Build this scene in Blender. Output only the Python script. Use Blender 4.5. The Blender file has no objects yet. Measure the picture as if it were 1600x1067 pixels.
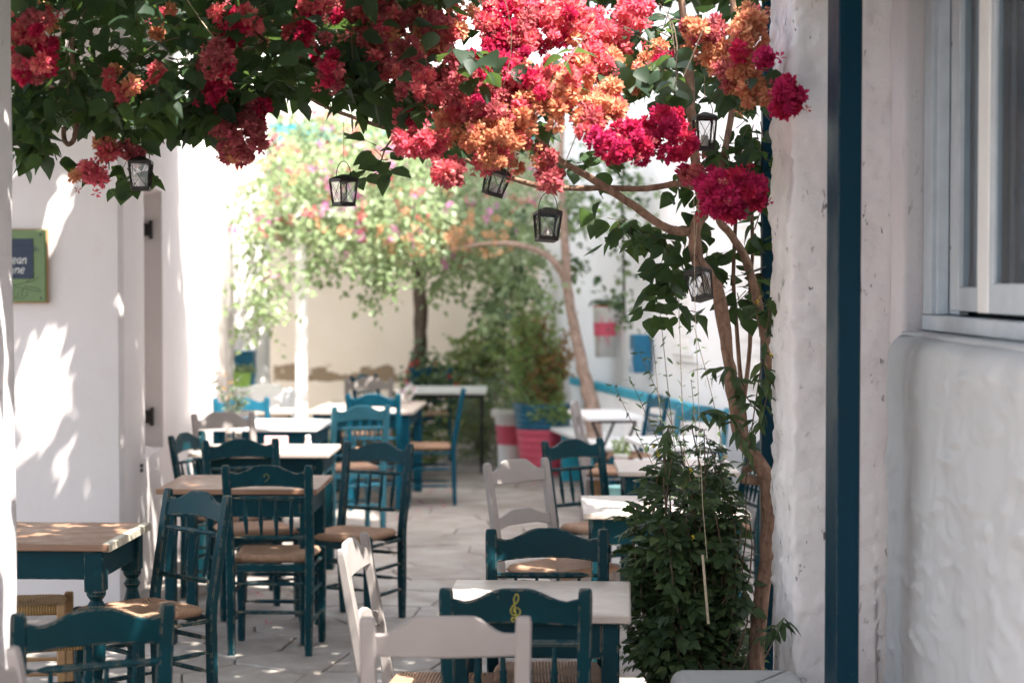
import bpy, bmesh, math, random
import numpy as np
from mathutils import Vector, Matrix, noise

R = math.radians
scene = bpy.context.scene
col = scene.collection
rng = random.Random(7)
nr = np.random.default_rng(11)

# ------------------------------------------------------------------ camera
F = 2900.0                      # focal length in pixels of the 1600 px wide photograph
CAM_Z = 1.70
TILT = math.atan(90.5 / F)
cam_data = bpy.data.cameras.new("camera")
cam = bpy.data.objects.new("camera", cam_data)
col.objects.link(cam)
cam.location = (0, 0, CAM_Z)
cam.rotation_euler = (R(90) - TILT, 0, 0)
cam_data.sensor_width = 36.0
cam_data.lens = 36.0 * F / 1600.0
cam_data.clip_end = 400
cam_data.dof.use_dof = True
cam_data.dof.focus_distance = 6.4
cam_data.dof.aperture_fstop = 2.6
cam_data.dof.aperture_blades = 0
scene.camera = cam

# ------------------------------------------------------------------ light
SUN_D = Vector((-0.40, 0.33, -1.0)).normalized()      # the way the sunlight travels
world = bpy.data.worlds.new("World")
scene.world = world
world.use_nodes = True
wn = world.node_tree
wn.nodes.clear()
w_out = wn.nodes.new("ShaderNodeOutputWorld")
w_bg = wn.nodes.new("ShaderNodeBackground")
w_sky = wn.nodes.new("ShaderNodeTexSky")
w_sky.sky_type = 'NISHITA'
w_sky.sun_disc = False
w_sky.sun_elevation = math.asin(-SUN_D.z)
w_sky.sun_rotation = math.atan2(-SUN_D.x, -SUN_D.y)
w_sky.dust_density = 3.0
w_hs = wn.nodes.new("ShaderNodeHueSaturation")
w_hs.inputs["Saturation"].default_value = 0.48
wn.links.new(w_sky.outputs[0], w_hs.inputs["Color"])
wn.links.new(w_hs.outputs[0], w_bg.inputs["Color"])
w_bg.inputs["Strength"].default_value = 0.15
wn.links.new(w_bg.outputs[0], w_out.inputs["Surface"])
sun_data = bpy.data.lights.new("sun", 'SUN')
sun_data.energy = 3.4
sun_data.angle = R(0.5)
sun_data.color = (1.0, 0.95, 0.87)
sun = bpy.data.objects.new("sun", sun_data)
col.objects.link(sun)
sun.rotation_euler = SUN_D.to_track_quat('-Z', 'Y').to_euler()
sun.location = (3, -3, 9)

scene.view_settings.view_transform = 'Standard'
scene.view_settings.look = 'None'
scene.view_settings.gamma = 1.0
scene.view_settings.use_curve_mapping = False
scene.view_settings.exposure = 2.55
scene.render.engine = 'CYCLES'
scene.cycles.use_denoising = True
scene.cycles.max_bounces = 10
scene.cycles.diffuse_bounces = 6
scene.cycles.glossy_bounces = 3
scene.cycles.transmission_bounces = 6
scene.cycles.transparent_max_bounces = 8
scene.cycles.sample_clamp_indirect = 8
scene.cycles.caustics_reflective = False
scene.cycles.caustics_refractive = False


def at(u, v, Y):
    """The point at distance Y that shows at pixel (u, v) of the 1600x1067 photograph."""
    a, b = (u - 800) / F, (533.5 - v) / F
    c, s = math.cos(TILT), math.sin(TILT)
    d = Vector((a, c + b * s, -s + b * c))
    return Vector((0, 0, CAM_Z)) + d * (Y / d.y)


# ------------------------------------------------------------------ object helpers
def link(o, parent=None):
    col.objects.link(o)
    if parent is not None:
        o.parent = parent
    return o


def tag(o, label=None, cat=None, group=None, kind=None):
    if label: o["label"] = label
    if cat: o["category"] = cat
    if group: o["group"] = group
    if kind: o["kind"] = kind
    return o


def thing(name, label, cat, loc=(0, 0, 0), rz=0.0, group=None):
    o = bpy.data.objects.new(name, None)
    o.empty_display_size = 0.1
    o.location = loc
    o.rotation_euler = (0, 0, rz)
    link(o)
    return tag(o, label, cat, group)


def mesh_of(bm, name, mat=None, smooth=False):
    me = bpy.data.meshes.new(name)
    bmesh.ops.recalc_face_normals(bm, faces=bm.faces)
    bm.to_mesh(me)
    bm.free()
    if smooth:
        me.polygons.foreach_set("use_smooth", [len(p.vertices) < 9 for p in me.polygons])
    if mat: me.materials.append(mat)
    return me


def put(name, me, parent=None, loc=None, rot=None, kind=None, mw=None):
    o = bpy.data.objects.new(name, me)
    link(o, parent)
    if mw is not None:
        o.matrix_local = mw
    if loc is not None: o.location = loc
    if rot is not None: o.rotation_euler = rot
    if kind: o["kind"] = kind
    return o


def box_bm(x0, x1, y0, y1, z0, z1, bev=0.0, seg=1, bm=None):
    own = bmesh.new()
    r = bmesh.ops.create_cube(own, size=1.0)
    for v in own.verts:
        v.co = Vector((x0 + (v.co.x + .5) * (x1 - x0), y0 + (v.co.y + .5) * (y1 - y0), z0 + (v.co.z + .5) * (z1 - z0)))
    if bev > 0:
        bmesh.ops.bevel(own, geom=list(own.edges), offset=bev, segments=seg, affect='EDGES', profile=.5)
    if bm is None:
        return own
    tmp = bpy.data.meshes.new("tmp")
    own.to_mesh(tmp); own.free()
    bm.from_mesh(tmp)
    bpy.data.meshes.remove(tmp)
    return bm


def box(name, mat, parent, x0, x1, y0, y1, z0, z1, bev=0.0, seg=1, kind=None):
    return put(name, mesh_of(box_bm(x0, x1, y0, y1, z0, z1, bev, seg), name, mat), parent, kind=kind)


def frame_at(p, d):
    d = d.normalized()
    up = Vector((0, 0, 1)) if abs(d.z) < .9 else Vector((0, 1, 0))
    a = d.cross(up).normalized()
    return a, a.cross(d).normalized()


def tube_bm(pts, radii, n=6, bm=None, cap=True, wob=0.0):
    bm = bm or bmesh.new()
    pts = [Vector(p) for p in pts]
    if not hasattr(radii, '__len__'):
        radii = [radii] * len(pts)
    rings = []
    pa = None
    for i, p in enumerate(pts):
        d = pts[min(i + 1, len(pts) - 1)] - pts[max(i - 1, 0)]
        if d.length < 1e-9: d = Vector((0, 0, 1))
        d.normalize()
        if pa is None:
            a, b = frame_at(p, d)
        else:
            a = (pa - d * pa.dot(d))
            a = a.normalized() if a.length > 1e-6 else frame_at(p, d)[0]
            b = d.cross(a)
        pa = a
        ring = []
        for k in range(n):
            t = 2 * math.pi * k / n
            rr = radii[i]
            q = p + (a * math.cos(t) + b * math.sin(t)) * rr
            if wob: q += noise.noise_vector(q * (0.35 / max(rr, .004))) * wob * rr
            ring.append(bm.verts.new(q))
        rings.append(ring)
    for i in range(len(rings) - 1):
        for k in range(n):
            bm.faces.new((rings[i][k], rings[i][(k + 1) % n], rings[i + 1][(k + 1) % n], rings[i + 1][k]))
    if cap:
        bm.faces.new(rings[0][::-1]); bm.faces.new(rings[-1])
    return bm


def smooth_path(pts, k=4):
    """Catmull-Rom through the points."""
    pts = [Vector(p) for p in pts]
    out = []
    for i in range(len(pts) - 1):
        p0, p1, p2, p3 = pts[max(i - 1, 0)], pts[i], pts[i + 1], pts[min(i + 2, len(pts) - 1)]
        for j in range(k):
            t = j / k
            out.append(.5 * ((2 * p1) + (p2 - p0) * t + (2 * p0 - 5 * p1 + 4 * p2 - p3) * t * t + (3 * p1 - p0 - 3 * p2 + p3) * t ** 3))
    out.append(pts[-1])
    return out


def lathe_bm(profile, n=16, bm=None, base=Vector((0, 0, 0)), axis=None):
    """profile: (radius, z) pairs; closed by caps."""
    bm = bm or bmesh.new()
    rings = []
    for r, z in profile:
        ring = []
        for k in range(n):
            t = 2 * math.pi * k / n
            q = Vector((r * math.cos(t), r * math.sin(t), z))
            if axis is not None:
                q = axis @ q
            ring.append(bm.verts.new(q + base))
        rings.append(ring)
    for i in range(len(rings) - 1):
        for k in range(n):
            bm.faces.new((rings[i][k], rings[i][(k + 1) % n], rings[i + 1][(k + 1) % n], rings[i + 1][k]))
    bm.faces.new(rings[0][::-1]); bm.faces.new(rings[-1])
    return bm


def prism_noise_bm(poly, z0, z1, dz, amp, scale, step, top_r=0.0, seed=0.0, fine=0.0):
    """A plastered mass: plan outline swept up, uneven like hand-laid plaster, top edge rounded."""
    pts = []
    n = len(poly)
    for i in range(n):
        a, b = Vector(poly[i]), Vector(poly[(i + 1) % n])
        k = max(1, int((b - a).length / step))
        for j in range(k):
            pts.append(a + (b - a) * (j / k))
    m = len(pts)
    nrm = []
    area = sum(pts[i].x * pts[(i + 1) % m].y - pts[(i + 1) % m].x * pts[i].y for i in range(m))
    sg = 1 if area > 0 else -1
    for i in range(m):
        d = (pts[(i + 1) % m] - pts[i - 1]).normalized()
        nrm.append(Vector((d.y, -d.x)) * sg)
    zs = list(np.arange(z0, z1 - top_r, dz))
    if top_r > 0:
        zs += [z1 - top_r + top_r * math.sin(t * math.pi / 12) for t in range(0, 7)]
    else:
        zs.append(z1)
    bm = bmesh.new()
    rings = []
    for z in zs:
        ins = 0.0
        if top_r > 0 and z > z1 - top_r:
            q = min(1.0, (z - (z1 - top_r)) / top_r)
            ins = top_r * (1 - math.sqrt(max(0, 1 - q * q)))
        ring = []
        for i in range(m):
            p3 = Vector((pts[i].x, pts[i].y, z))
            s = noise.noise(p3 * scale + Vector((seed, 0, 0))) * amp
            if fine: s += noise.noise(p3 * scale * 4.3 + Vector((0, seed, 3))) * fine
            q = pts[i] + nrm[i] * (s - ins)
            ring.append(bm.verts.new((q.x, q.y, z)))
        rings.append(ring)
    for a, b in zip(rings, rings[1:]):
        for i in range(m):
            bm.faces.new((a[i], a[(i + 1) % m], b[(i + 1) % m], b[i]))
    bm.faces.new(rings[-1]); bm.faces.new(rings[0][::-1])
    return bm


def rounded(poly, r, k=4):
    out = []
    n = len(poly)
    for i in range(n):
        p, a, b = Vector(poly[i]), Vector(poly[i - 1]), Vector(poly[(i + 1) % n])
        da, db = (a - p).normalized(), (b - p).normalized()
        s, e = p + da * r, p + db * r
        for j in range(k + 1):
            t = j / k
            out.append(s * (1 - t) ** 2 + p * 2 * t * (1 - t) + e * t * t)
    return out


# ------------------------------------------------------------------ materials
class Nodes:
    def __init__(self, name):
        self.m = bpy.data.materials.new(name)
        self.m.use_nodes = True
        self.t = self.m.node_tree
        self.t.nodes.clear()
        self.out = self.new("ShaderNodeOutputMaterial")

    def new(self, typ, **kw):
        n = self.t.nodes.new(typ)
        for k, v in kw.items():
            setattr(n, k, v)
        return n

    def set(self, sock, v):
        if hasattr(v, "is_output"):
            self.t.links.new(v, sock)
        else:
            if sock.type == 'RGBA' and len(v) == 3: v = (*v, 1)
            sock.default_value = v

    def math(self, op, a, b=0.0, c=None):
        n = self.new("ShaderNodeMath", operation=op)
        self.set(n.inputs[0], a); self.set(n.inputs[1], b)
        if c is not None: self.set(n.inputs[2], c)
        return n.outputs[0]

    def coord(self, which="Object", scale=(1, 1, 1)):
        if which == "World":
            c = self.new("ShaderNodeNewGeometry").outputs["Position"]
        else:
            c = self.new("ShaderNodeTexCoord").outputs[which]
        mp = self.new("ShaderNodeMapping")
        self.set(mp.inputs[0], c)
        mp.inputs["Scale"].default_value = scale
        return mp.outputs[0]

    def noise(self, vec, scale, detail=4, rough=.55, dist=0.0):
        n = self.new("ShaderNodeTexNoise")
        self.set(n.inputs["Vector"], vec)
        n.inputs["Scale"].default_value = scale
        n.inputs["Detail"].default_value = detail
        n.inputs["Roughness"].default_value = rough
        n.inputs["Distortion"].default_value = dist
        return n.outputs["Fac"]

    def ramp(self, f, lo, hi, a=0.0, b=1.0):
        n = self.new("ShaderNodeMapRange")
        n.clamp = True
        self.set(n.inputs["Value"], f)
        n.inputs["From Min"].default_value = lo
        n.inputs["From Max"].default_value = hi
        n.inputs["To Min"].default_value = a
        n.inputs["To Max"].default_value = b
        return n.outputs[0]

    def mix(self, f, a, b, mode='MIX'):
        n = self.new("ShaderNodeMix", data_type='RGBA', blend_type=mode)
        self.set(n.inputs[0], f); self.set(n.inputs[6], a); self.set(n.inputs[7], b)
        return n.outputs[2]

    def bump(self, h, strength=.3, dist=.01, normal=None):
        n = self.new("ShaderNodeBump")
        n.inputs["Strength"].default_value = strength
        n.inputs["Distance"].default_value = dist
        self.set(n.inputs["Height"], h)
        if normal is not None: self.set(n.inputs["Normal"], normal)
        return n.outputs[0]

    def bsdf(self, color, rough=.6, normal=None, spec=.5, metal=0.0, coat=0.0):
        n = self.new("ShaderNodeBsdfPrincipled")
        self.set(n.inputs["Base Color"], color)
        self.set(n.inputs["Roughness"], rough)
        n.inputs["Specular IOR Level"].default_value = spec
        n.inputs["Metallic"].default_value = metal
        n.inputs["Coat Weight"].default_value = coat
        if normal is not None: self.set(n.inputs["Normal"], normal)
        return n.outputs[0]

    def done(self, shader):
        self.t.links.new(shader, self.out.inputs["Surface"])
        return self.m


def plaster(name, base, bump=.5, lumps=1.0, pits=0.0, stain=(.6, .55, .5), stain_amt=.25, dirt=0.0):
    n = Nodes(name)
    w = n.coord("World")
    big = n.noise(w, 1.6, 5, .6, .4)
    med = n.noise(w, 11, 7, .62, .15)
    fine = n.noise(w, 120, 3, .6)
    c = n.mix(n.ramp(big, .35, .75), base, tuple(b * .93 for b in base))
    c = n.mix(n.math('MULTIPLY', n.ramp(med, .56, .78), stain_amt), c, tuple(b * s for b, s in zip(base, stain)))
    h = n.math('ADD', n.math('MULTIPLY', med, .8 * lumps), n.math('MULTIPLY', fine, .10))
    if pits > 0:
        ws = n.coord("World", (38, 38, 15))
        v = n.noise(ws, 1.0, 3, .6, .8)
        zone = n.ramp(n.noise(w, 5, 3, .6, .5), .44, .6)
        pm = n.math('MULTIPLY', n.ramp(v, .645, .68), zone)
        c = n.mix(n.math('MULTIPLY', pm, pits), c, (.09, .075, .065))
        h = n.math('SUBTRACT', h, n.math('MULTIPLY', pm, .9))
    if dirt > 0:
        sep = n.new("ShaderNodeSeparateXYZ")
        n.set(sep.inputs[0], w)
        low = n.ramp(n.math('ADD', sep.outputs[2], n.math('MULTIPLY', big, .5)), .25, .9, 1, 0)
        c = n.mix(n.math('MULTIPLY', low, dirt), c, (.42, .38, .33))
    nm = n.bump(h, bump, .02)
    return n.done(n.bsdf(c, .85, nm, .25))


def trowel_plaster(name, base):
    """Hand-smeared plaster: short ridges where the trowel lifted."""
    n = Nodes(name)
    w = n.coord("World", (1, 1, .75))
    med = n.noise(w, 4, 3, .5, .8)
    big = n.noise(w, 1.3, 3, .5)
    rid = n.new("ShaderNodeTexNoise", noise_type='RIDGED_MULTIFRACTAL')
    n.set(rid.inputs["Vector"], w)
    rid.inputs["Scale"].default_value = 7.0
    rid.inputs["Detail"].default_value = 2
    rid.inputs["Distortion"].default_value = .9
    mask = n.ramp(n.noise(w, 6.5, 2, .5), .46, .62)
    r = n.math('MULTIPLY', n.ramp(rid.outputs[0], .9, 1.9), mask)
    fine = n.noise(w, 160, 3, .6)
    brush = n.noise(n.coord("World", (30, 30, 2)), 1.0, 3, .6)
    h = n.math('ADD', n.math('MULTIPLY', r, .55), n.math('MULTIPLY', med, .8))
    h = n.math('ADD', h, n.math('MULTIPLY', fine, .05))
    h = n.math('ADD', h, n.math('MULTIPLY', brush, .10))
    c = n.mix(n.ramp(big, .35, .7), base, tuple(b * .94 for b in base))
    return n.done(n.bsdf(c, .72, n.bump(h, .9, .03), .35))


def paint(name, base, rough=.42, wear=(.38, .30, .2), wear_amt=1.0, grain=.15, var=.25, sheen_dust=.0):
    n = Nodes(name)
    o = n.coord("Object")
    oi = n.new("ShaderNodeObjectInfo")
    w = n.coord("World")
    big = n.noise(w, 7, 4, .6)
    streak = n.noise(n.coord("World", (60, 60, 6)), 1.0, 3, .6)
    c = n.mix(n.ramp(big, .3, .75), tuple(b * (1 - var) for b in base), tuple(min(1, b * (1 + var)) for b in base))
    c = n.mix(n.math('MULTIPLY', oi.outputs["Random"], .3), c, tuple(b * .62 for b in base))
    if wear_amt > 0:
        bv = n.new("ShaderNodeBevel", samples=3)
        bv.inputs["Radius"].default_value = .005
        g = n.new("ShaderNodeNewGeometry")
        dt = n.new("ShaderNodeVectorMath", operation='DOT_PRODUCT')
        n.t.links.new(bv.outputs[0], dt.inputs[0]); n.t.links.new(g.outputs["Normal"], dt.inputs[1])
        e = n.ramp(n.math('SUBTRACT', 1.0, dt.outputs["Value"]), .02, .16)
        chip = n.ramp(n.noise(w, 26, 4, .65, .5), .47, .55)
        scr = n.ramp(n.noise(n.coord("World", (90, 90, 45)), 1.0, 2, .5, .3), .76, .79)
        m = n.math('MULTIPLY', n.math('MAXIMUM', n.math('MULTIPLY', e, chip), n.math('MULTIPLY', scr, .35)), wear_amt)
        c = n.mix(m, c, wear)
    h = n.math('ADD', n.math('MULTIPLY', streak, .6), n.math('MULTIPLY', big, .3))
    return n.done(n.bsdf(c, n.ramp(big, .3, .7, rough - .06, rough + .1), n.bump(h, grain, .004), .14))


def wood(name, a, b, rough=.38, scale=1.0, coat=0.0):
    n = Nodes(name)
    o = n.coord("Object", (1.6 * scale, 22 * scale, 22 * scale))
    g = n.noise(o, 1.0, 6, .65, .7)
    big = n.noise(n.coord("Object"), 4, 4, .6)
    blot = n.noise(n.coord("World"), 13, 4, .6)
    c = n.mix(n.ramp(g, .3, .7), a, b)
    c = n.mix(n.math('MULTIPLY', n.ramp(big, .4, .75), .35), c, tuple(x * .7 for x in a))
    rr = n.ramp(blot, .3, .7, rough - .08, rough + .16)
    return n.done(n.bsdf(c, rr, n.bump(g, .12, .002), .5, coat=coat))


def rush(name, base):
    """Woven rush seat: cords square to the nearest rail, meeting on the diagonals."""
    n = Nodes(name)
    o = n.new("ShaderNodeTexCoord").outputs["Object"]
    s = n.new("ShaderNodeSeparateXYZ"); n.set(s.inputs[0], o)
    x = s.outputs[0]
    y = n.math('SUBTRACT', s.outputs[1], .175)
    sel = n.math('GREATER_THAN', n.math('ABSOLUTE', y), n.math('ABSOLUTE', x))
    cc = n.math('ADD', n.math('MULTIPLY', sel, x), n.math('MULTIPLY', n.math('SUBTRACT', 1.0, sel), y))
    wob = n.noise(o, 30, 3, .6)
    ph = n.math('ADD', n.math('MULTIPLY', cc, 6.2832 / .0105), n.math('MULTIPLY', wob, 3.0))
    st = n.math('MULTIPLY', n.math('ADD', n.math('SINE', ph), 1.0), .5)
    seam = n.math('ABSOLUTE', n.math('SUBTRACT', n.math('ABSOLUTE', y), n.math('ABSOLUTE', x)))
    sm = n.ramp(seam, 0.0, .012)
    blo = n.noise(o, 14, 4, .65)
    strand = n.noise(n.coord("Object", (90, 90, 10)), 1.0, 3, .7)
    c = n.mix(n.ramp(blo, .3, .7), tuple(b * .75 for b in base), tuple(min(1, b * 1.2) for b in base))
    c = n.mix(n.ramp(strand, .35, .7, 0, .5), c, tuple(b * .6 for b in base))
    c = n.mix(n.math('MULTIPLY', n.math('SUBTRACT', 1.0, st), .75), c, tuple(b * .25 for b in base))
    h = n.math('MULTIPLY', st, sm)
    return n.done(n.bsdf(c, .75, n.bump(h, .7, .004), .3))


def simple(name, base, rough=.5, spec=.5, metal=0.0, var=.15, scale=8, bump=.0):
    n = Nodes(name)
    w = n.coord("World")
    f = n.noise(w, scale, 4, .6)
    c = n.mix(n.ramp(f, .3, .7), tuple(b * (1 - var) for b in base), tuple(min(1, b * (1 + var)) for b in base))
    nm = n.bump(f, bump, .01) if bump else None
    return n.done(n.bsdf(c, rough, nm, spec, metal))


def leafy(name, cols, trans, rough=.45, tw=.35, spec=.35):
    """Thin blade: diffuse + light coming through; colour differs from blade to blade."""
    n = Nodes(name)
    g = n.new("ShaderNodeNewGeometry").outputs["Random Per Island"]
    r2 = n.new("ShaderNodeObjectInfo").outputs["Random"]
    f = n.math('FRACT', n.math('ADD', g, r2))
    cr = n.new("ShaderNodeValToRGB")
    el = cr.color_ramp.elements
    while len(el) < len(cols): el.new(.5)
    for i, c in enumerate(cols):
        el[i].position = i / max(1, len(cols) - 1)
        el[i].color = (*c, 1)
    n.set(cr.inputs[0], f)
    w = n.coord("World")
    v = n.noise(w, 45, 2, .5)
    c = n.mix(n.ramp(v, .35, .7, 0, .45), cr.outputs[0], tuple(x * .55 for x in cols[0]))
    b = n.bsdf(c, rough, None, spec)
    t = n.new("ShaderNodeBsdfTranslucent")
    tc = n.mix(.5, trans, cr.outputs[0]) if trans else cr.outputs[0]
    n.set(t.inputs[0], tc)
    mx = n.new("ShaderNodeMixShader")
    mx.inputs[0].default_value = tw
    n.t.links.new(b, mx.inputs[1]); n.t.links.new(t.outputs[0], mx.inputs[2])
    return n.done(mx.outputs[0])


def bark(name, a, b):
    n = Nodes(name)
    w = n.coord("World", (1, 1, .25))
    f = n.noise(w, 60, 5, .65, .5)
    g = n.noise(n.coord("World"), 14, 4, .6)
    c = n.mix(n.ramp(f, .35, .65), a, b)
    c = n.mix(n.math('MULTIPLY', n.ramp(g, .5, .75), .4), c, tuple(x * 1.5 for x in b))
    c = n.mix(n.ramp(n.noise(n.coord('World'), 40, 4, .6), .55, .7, 0, .6), c, tuple(x * .5 for x in a))
    return n.done(n.bsdf(c, .85, n.bump(n.math('ADD', f, n.math('MULTIPLY', g, .8)), 1.0, .012), .2))


M = {}
M['white'] = plaster("white_plaster", (.80, .775, .765), .35, .8)
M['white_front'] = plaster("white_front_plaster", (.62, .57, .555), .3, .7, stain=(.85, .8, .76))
M['white_right'] = plaster("white_right_plaster", (.86, .85, .85), .3, .7)
M['rough'] = plaster("rough_old_plaster", (.76, .735, .735), .55, 1.0, pits=.9, dirt=.25)
M['grainy'] = plaster("grainy_plaster", (.74, .70, .71), .5, .6, pits=.25)
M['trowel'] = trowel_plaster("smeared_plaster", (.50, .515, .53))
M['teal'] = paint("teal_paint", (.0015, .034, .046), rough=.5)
M['teal_lit'] = paint("teal_paint_lit", (.003, .062, .100), wear_amt=0, rough=.45)  # brighter copy of the teal; light at the back put into the colour
M['teal_pale_lit'] = paint("pale_lit_teal_paint", (.05, .19, .25), wear_amt=0)  # paler teal copy carrying the lit look of far chairs
M['gray'] = paint("warm_grey_paint", (.29, .262, .25), wear=(.3, .26, .22), wear_amt=.25, var=.08, rough=.5)
M['post'] = paint("petrol_blue_steel_paint", (.0005, .028, .050), wear_amt=.25, rough=.42, var=.12, grain=.05)
M['wood'] = wood("brown_table_wood", (.20, .105, .062), (.30, .17, .105), .42)
M['wood_pale_sheen'] = wood("pale_sheen_table_wood", (.45, .38, .33), (.56, .48, .42), .36)  # paled for the glare on tabletops, sheen put into the wood colour
M['wood_raw'] = wood("raw_stool_wood", (.34, .19, .08), (.45, .27, .13), .55)
M['white_top'] = simple("white_table_top", (.80, .79, .78), .3, .5, var=.04)
M['rush'] = rush("rush_seat", (.52, .31, .20))
M['rush_gold'] = rush("golden_rush_seat", (.55, .33, .13))
M['black'] = simple("black_metal", (.018, .017, .017), .5, .5, .3, var=.3, scale=40)
M['lantern'] = simple("lantern_metal", (.030, .027, .025), .5, .5, .3, var=.5, scale=60)
M['white_paint'] = simple("white_paint", (.80, .79, .78), .5, .4, var=.05)
M['frame'] = simple("window_frame_paint", (.52, .58, .63), .35, .5, var=.08, scale=12)
M['green_board'] = simple("green_sign_paint", (.12, .18, .075), .5, .4, var=.08, scale=30)
M['navy'] = simple("navy_sign_panel", (.012, .022, .045), .5, .4, var=.2, scale=30)
M['chalk'] = simple("white_lettering", (.75, .74, .70), .6)
M['ink'] = simple("dark_drawn_line", (.03, .05, .03), .6)
M['gold'] = simple("faded_gold_paint", (.30, .26, .04), .5, var=.3, scale=60)
M['gold_dim'] = simple("rubbed_gold_paint", (.10, .11, .035), .5, var=.4, scale=60)
M['blue_pot'] = simple("blue_glaze", (.004, .115, .21), .4, .5, var=.15)
M['pink_pot'] = simple("pink_paint", (.66, .10, .16), .5, .4, var=.08)
M['white_pot'] = simple("white_pot_paint", (.80, .78, .75), .5, .4, var=.06)
M['turq'] = simple("turquoise_paint", (.02, .30, .42), .45, .4, var=.12)
M['mint'] = simple("mint_plastic", (.32, .62, .58), .4, .5, var=.06)
M['lime'] = simple("lime_pot_paint", (.30, .50, .10), .45, .5, var=.08)
M['cloth'] = simple("white_cushion_cloth", (.78, .77, .78), .9, .1, var=.05, scale=25, bump=.3)
M['terra'] = simple("terracotta", (.42, .14, .06), .8, .2, var=.2)
M['soil'] = simple("soil", (.05, .035, .025), .95, .1, var=.4, scale=60)
M['twine'] = simple("twine", (.50, .42, .30), .9, .1, var=.3, scale=200)
M['candle'] = simple("candle_wax", (.80, .77, .70), .5, .4, var=.05)
M['bark'] = bark("bougainvillea_bark", (.16, .095, .065), (.30, .19, .135))
M['bark_dark'] = bark("dark_bark", (.055, .042, .03), (.12, .09, .065))
M['bark_pale'] = bark("pale_bark", (.24, .16, .12), (.42, .31, .25))
M['leaf'] = leafy("bougainvillea_leaf", [(.018, .036, .022), (.028, .056, .028), (.024, .046, .030), (.042, .075, .032)], (.20, .34, .06), .5, .34, .2)
M['leaf_vine'] = leafy("vine_leaf", [(.13, .20, .08), (.20, .27, .13), (.27, .32, .19), (.18, .27, .12)], (.40, .48, .24), .42, .42)
M['leaf_bush'] = leafy("bush_leaf", [(.032, .062, .026), (.05, .092, .034), (.085, .13, .05), (.04, .075, .036), (.11, .155, .055)], (.10, .20, .03), .5, .22)
M['leaf_shrub'] = leafy("shrub_leaf", [(.12, .17, .05), (.18, .22, .06), (.10, .15, .06), (.22, .24, .08)], (.2, .3, .05), .55, .3)
M['leaf_grey'] = leafy("grey_green_leaf", [(.11, .15, .10), (.15, .19, .13), (.09, .13, .08)], (.15, .25, .1), .55, .3)
M['leaf_feather'] = leafy("feathery_leaf", [(.28, .40, .12), (.34, .44, .17), (.25, .37, .17)], (.34, .46, .16), .6, .4)
M['leaf_dry'] = leafy("dry_leaf", [(.42, .24, .09), (.34, .22, .09), (.46, .30, .14)], (.4, .22, .06), .7, .3)
M['twig'] = bark("twig_bark", (.10, .07, .05), (.17, .12, .08))
BR = {
    'crimson': [(.52, .015, .075), (.60, .03, .11), (.46, .02, .08), (.64, .06, .10)],
    'magenta': [(.54, .02, .12), (.62, .05, .16), (.48, .02, .11)],
    'coral': [(.72, .12, .17), (.76, .22, .21), (.68, .07, .14), (.80, .34, .26)],
    'peach': [(.78, .38, .22), (.80, .50, .30), (.76, .28, .18), (.80, .44, .28)],
    'tan': [(.66, .30, .15), (.72, .40, .22), (.60, .24, .14), (.66, .22, .15)],
    'rose': [(.46, .09, .11), (.54, .16, .16), (.42, .07, .12), (.58, .22, .18)],
    'pink': [(.78, .14, .20), (.80, .22, .26), (.70, .08, .16)],
    'mauve': [(.66, .24, .48), (.70, .34, .56), (.60, .18, .44)],
    'orange': [(.70, .36, .20), (.76, .46, .28), (.62, .3, .16)],
    'yellow': [(.75, .55, .05), (.8, .62, .08)],
    'red': [(.65, .04, .03), (.7, .08, .05)],
}
for k, v in BR.items():
    M['fl_' + k] = leafy("bract_" + k, v, None, .6, .42, .15)


def glass_mat(name, tint, refl=.2):
    n = Nodes(name)
    t = n.new("ShaderNodeBsdfTransparent")
    n.set(t.inputs[0], tint)
    g = n.new("ShaderNodeBsdfGlossy")
    g.inputs["Roughness"].default_value = .03
    fr = n.new("ShaderNodeFresnel"); fr.inputs[0].default_value = 1.5
    mx = n.new("ShaderNodeMixShader")
    n.set(mx.inputs[0], n.math('ADD', n.math('MULTIPLY', fr.outputs[0], .28), refl))
    n.t.links.new(t.outputs[0], mx.inputs[1]); n.t.links.new(g.outputs[0], mx.inputs[2])
    return n.done(mx.outputs[0])


M['pane'] = glass_mat("window_glass", (.80, .85, .88), .02)
M['lpane'] = glass_mat("lantern_glass", (.88, .88, .88), .10)
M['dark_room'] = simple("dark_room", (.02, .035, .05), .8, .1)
M['curtain'] = simple("curtain_cloth", (.50, .54, .57), .9, .1, var=.1)
M['curtain_dark'] = simple("dark_curtain_cloth", (.018, .055, .10), .9, .1, var=.35, scale=14)


def beige_wall():
    n = Nodes("beige_render")
    w = n.coord("World")
    s = n.new("ShaderNodeSeparateXYZ"); n.set(s.inputs[0], w)
    big = n.noise(w, 1.1, 4, .6)
    med = n.noise(n.coord("World", (1, 1, 1.7)), 3.2, 5, .62, .5)
    c = n.mix(n.ramp(big, .3, .7), (.70, .60, .47), (.76, .67, .55))
    # flaked band of bare render about knee height
    band = n.math('MULTIPLY', n.ramp(s.outputs[2], .48, .66), n.ramp(s.outputs[2], .80, 1.02, 1, 0))
    m = n.ramp(n.math('MULTIPLY', band, med), .47, .50)
    c = n.mix(m, c, (.27, .20, .13))
    h = n.math('ADD', n.math('MULTIPLY', n.noise(w, 30, 4, .6), .3), n.math('MULTIPLY', m, -.4))
    return n.done(n.bsdf(c, .9, n.bump(h, .4, .02), .2))


M['beige'] = beige_wall()


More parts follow.
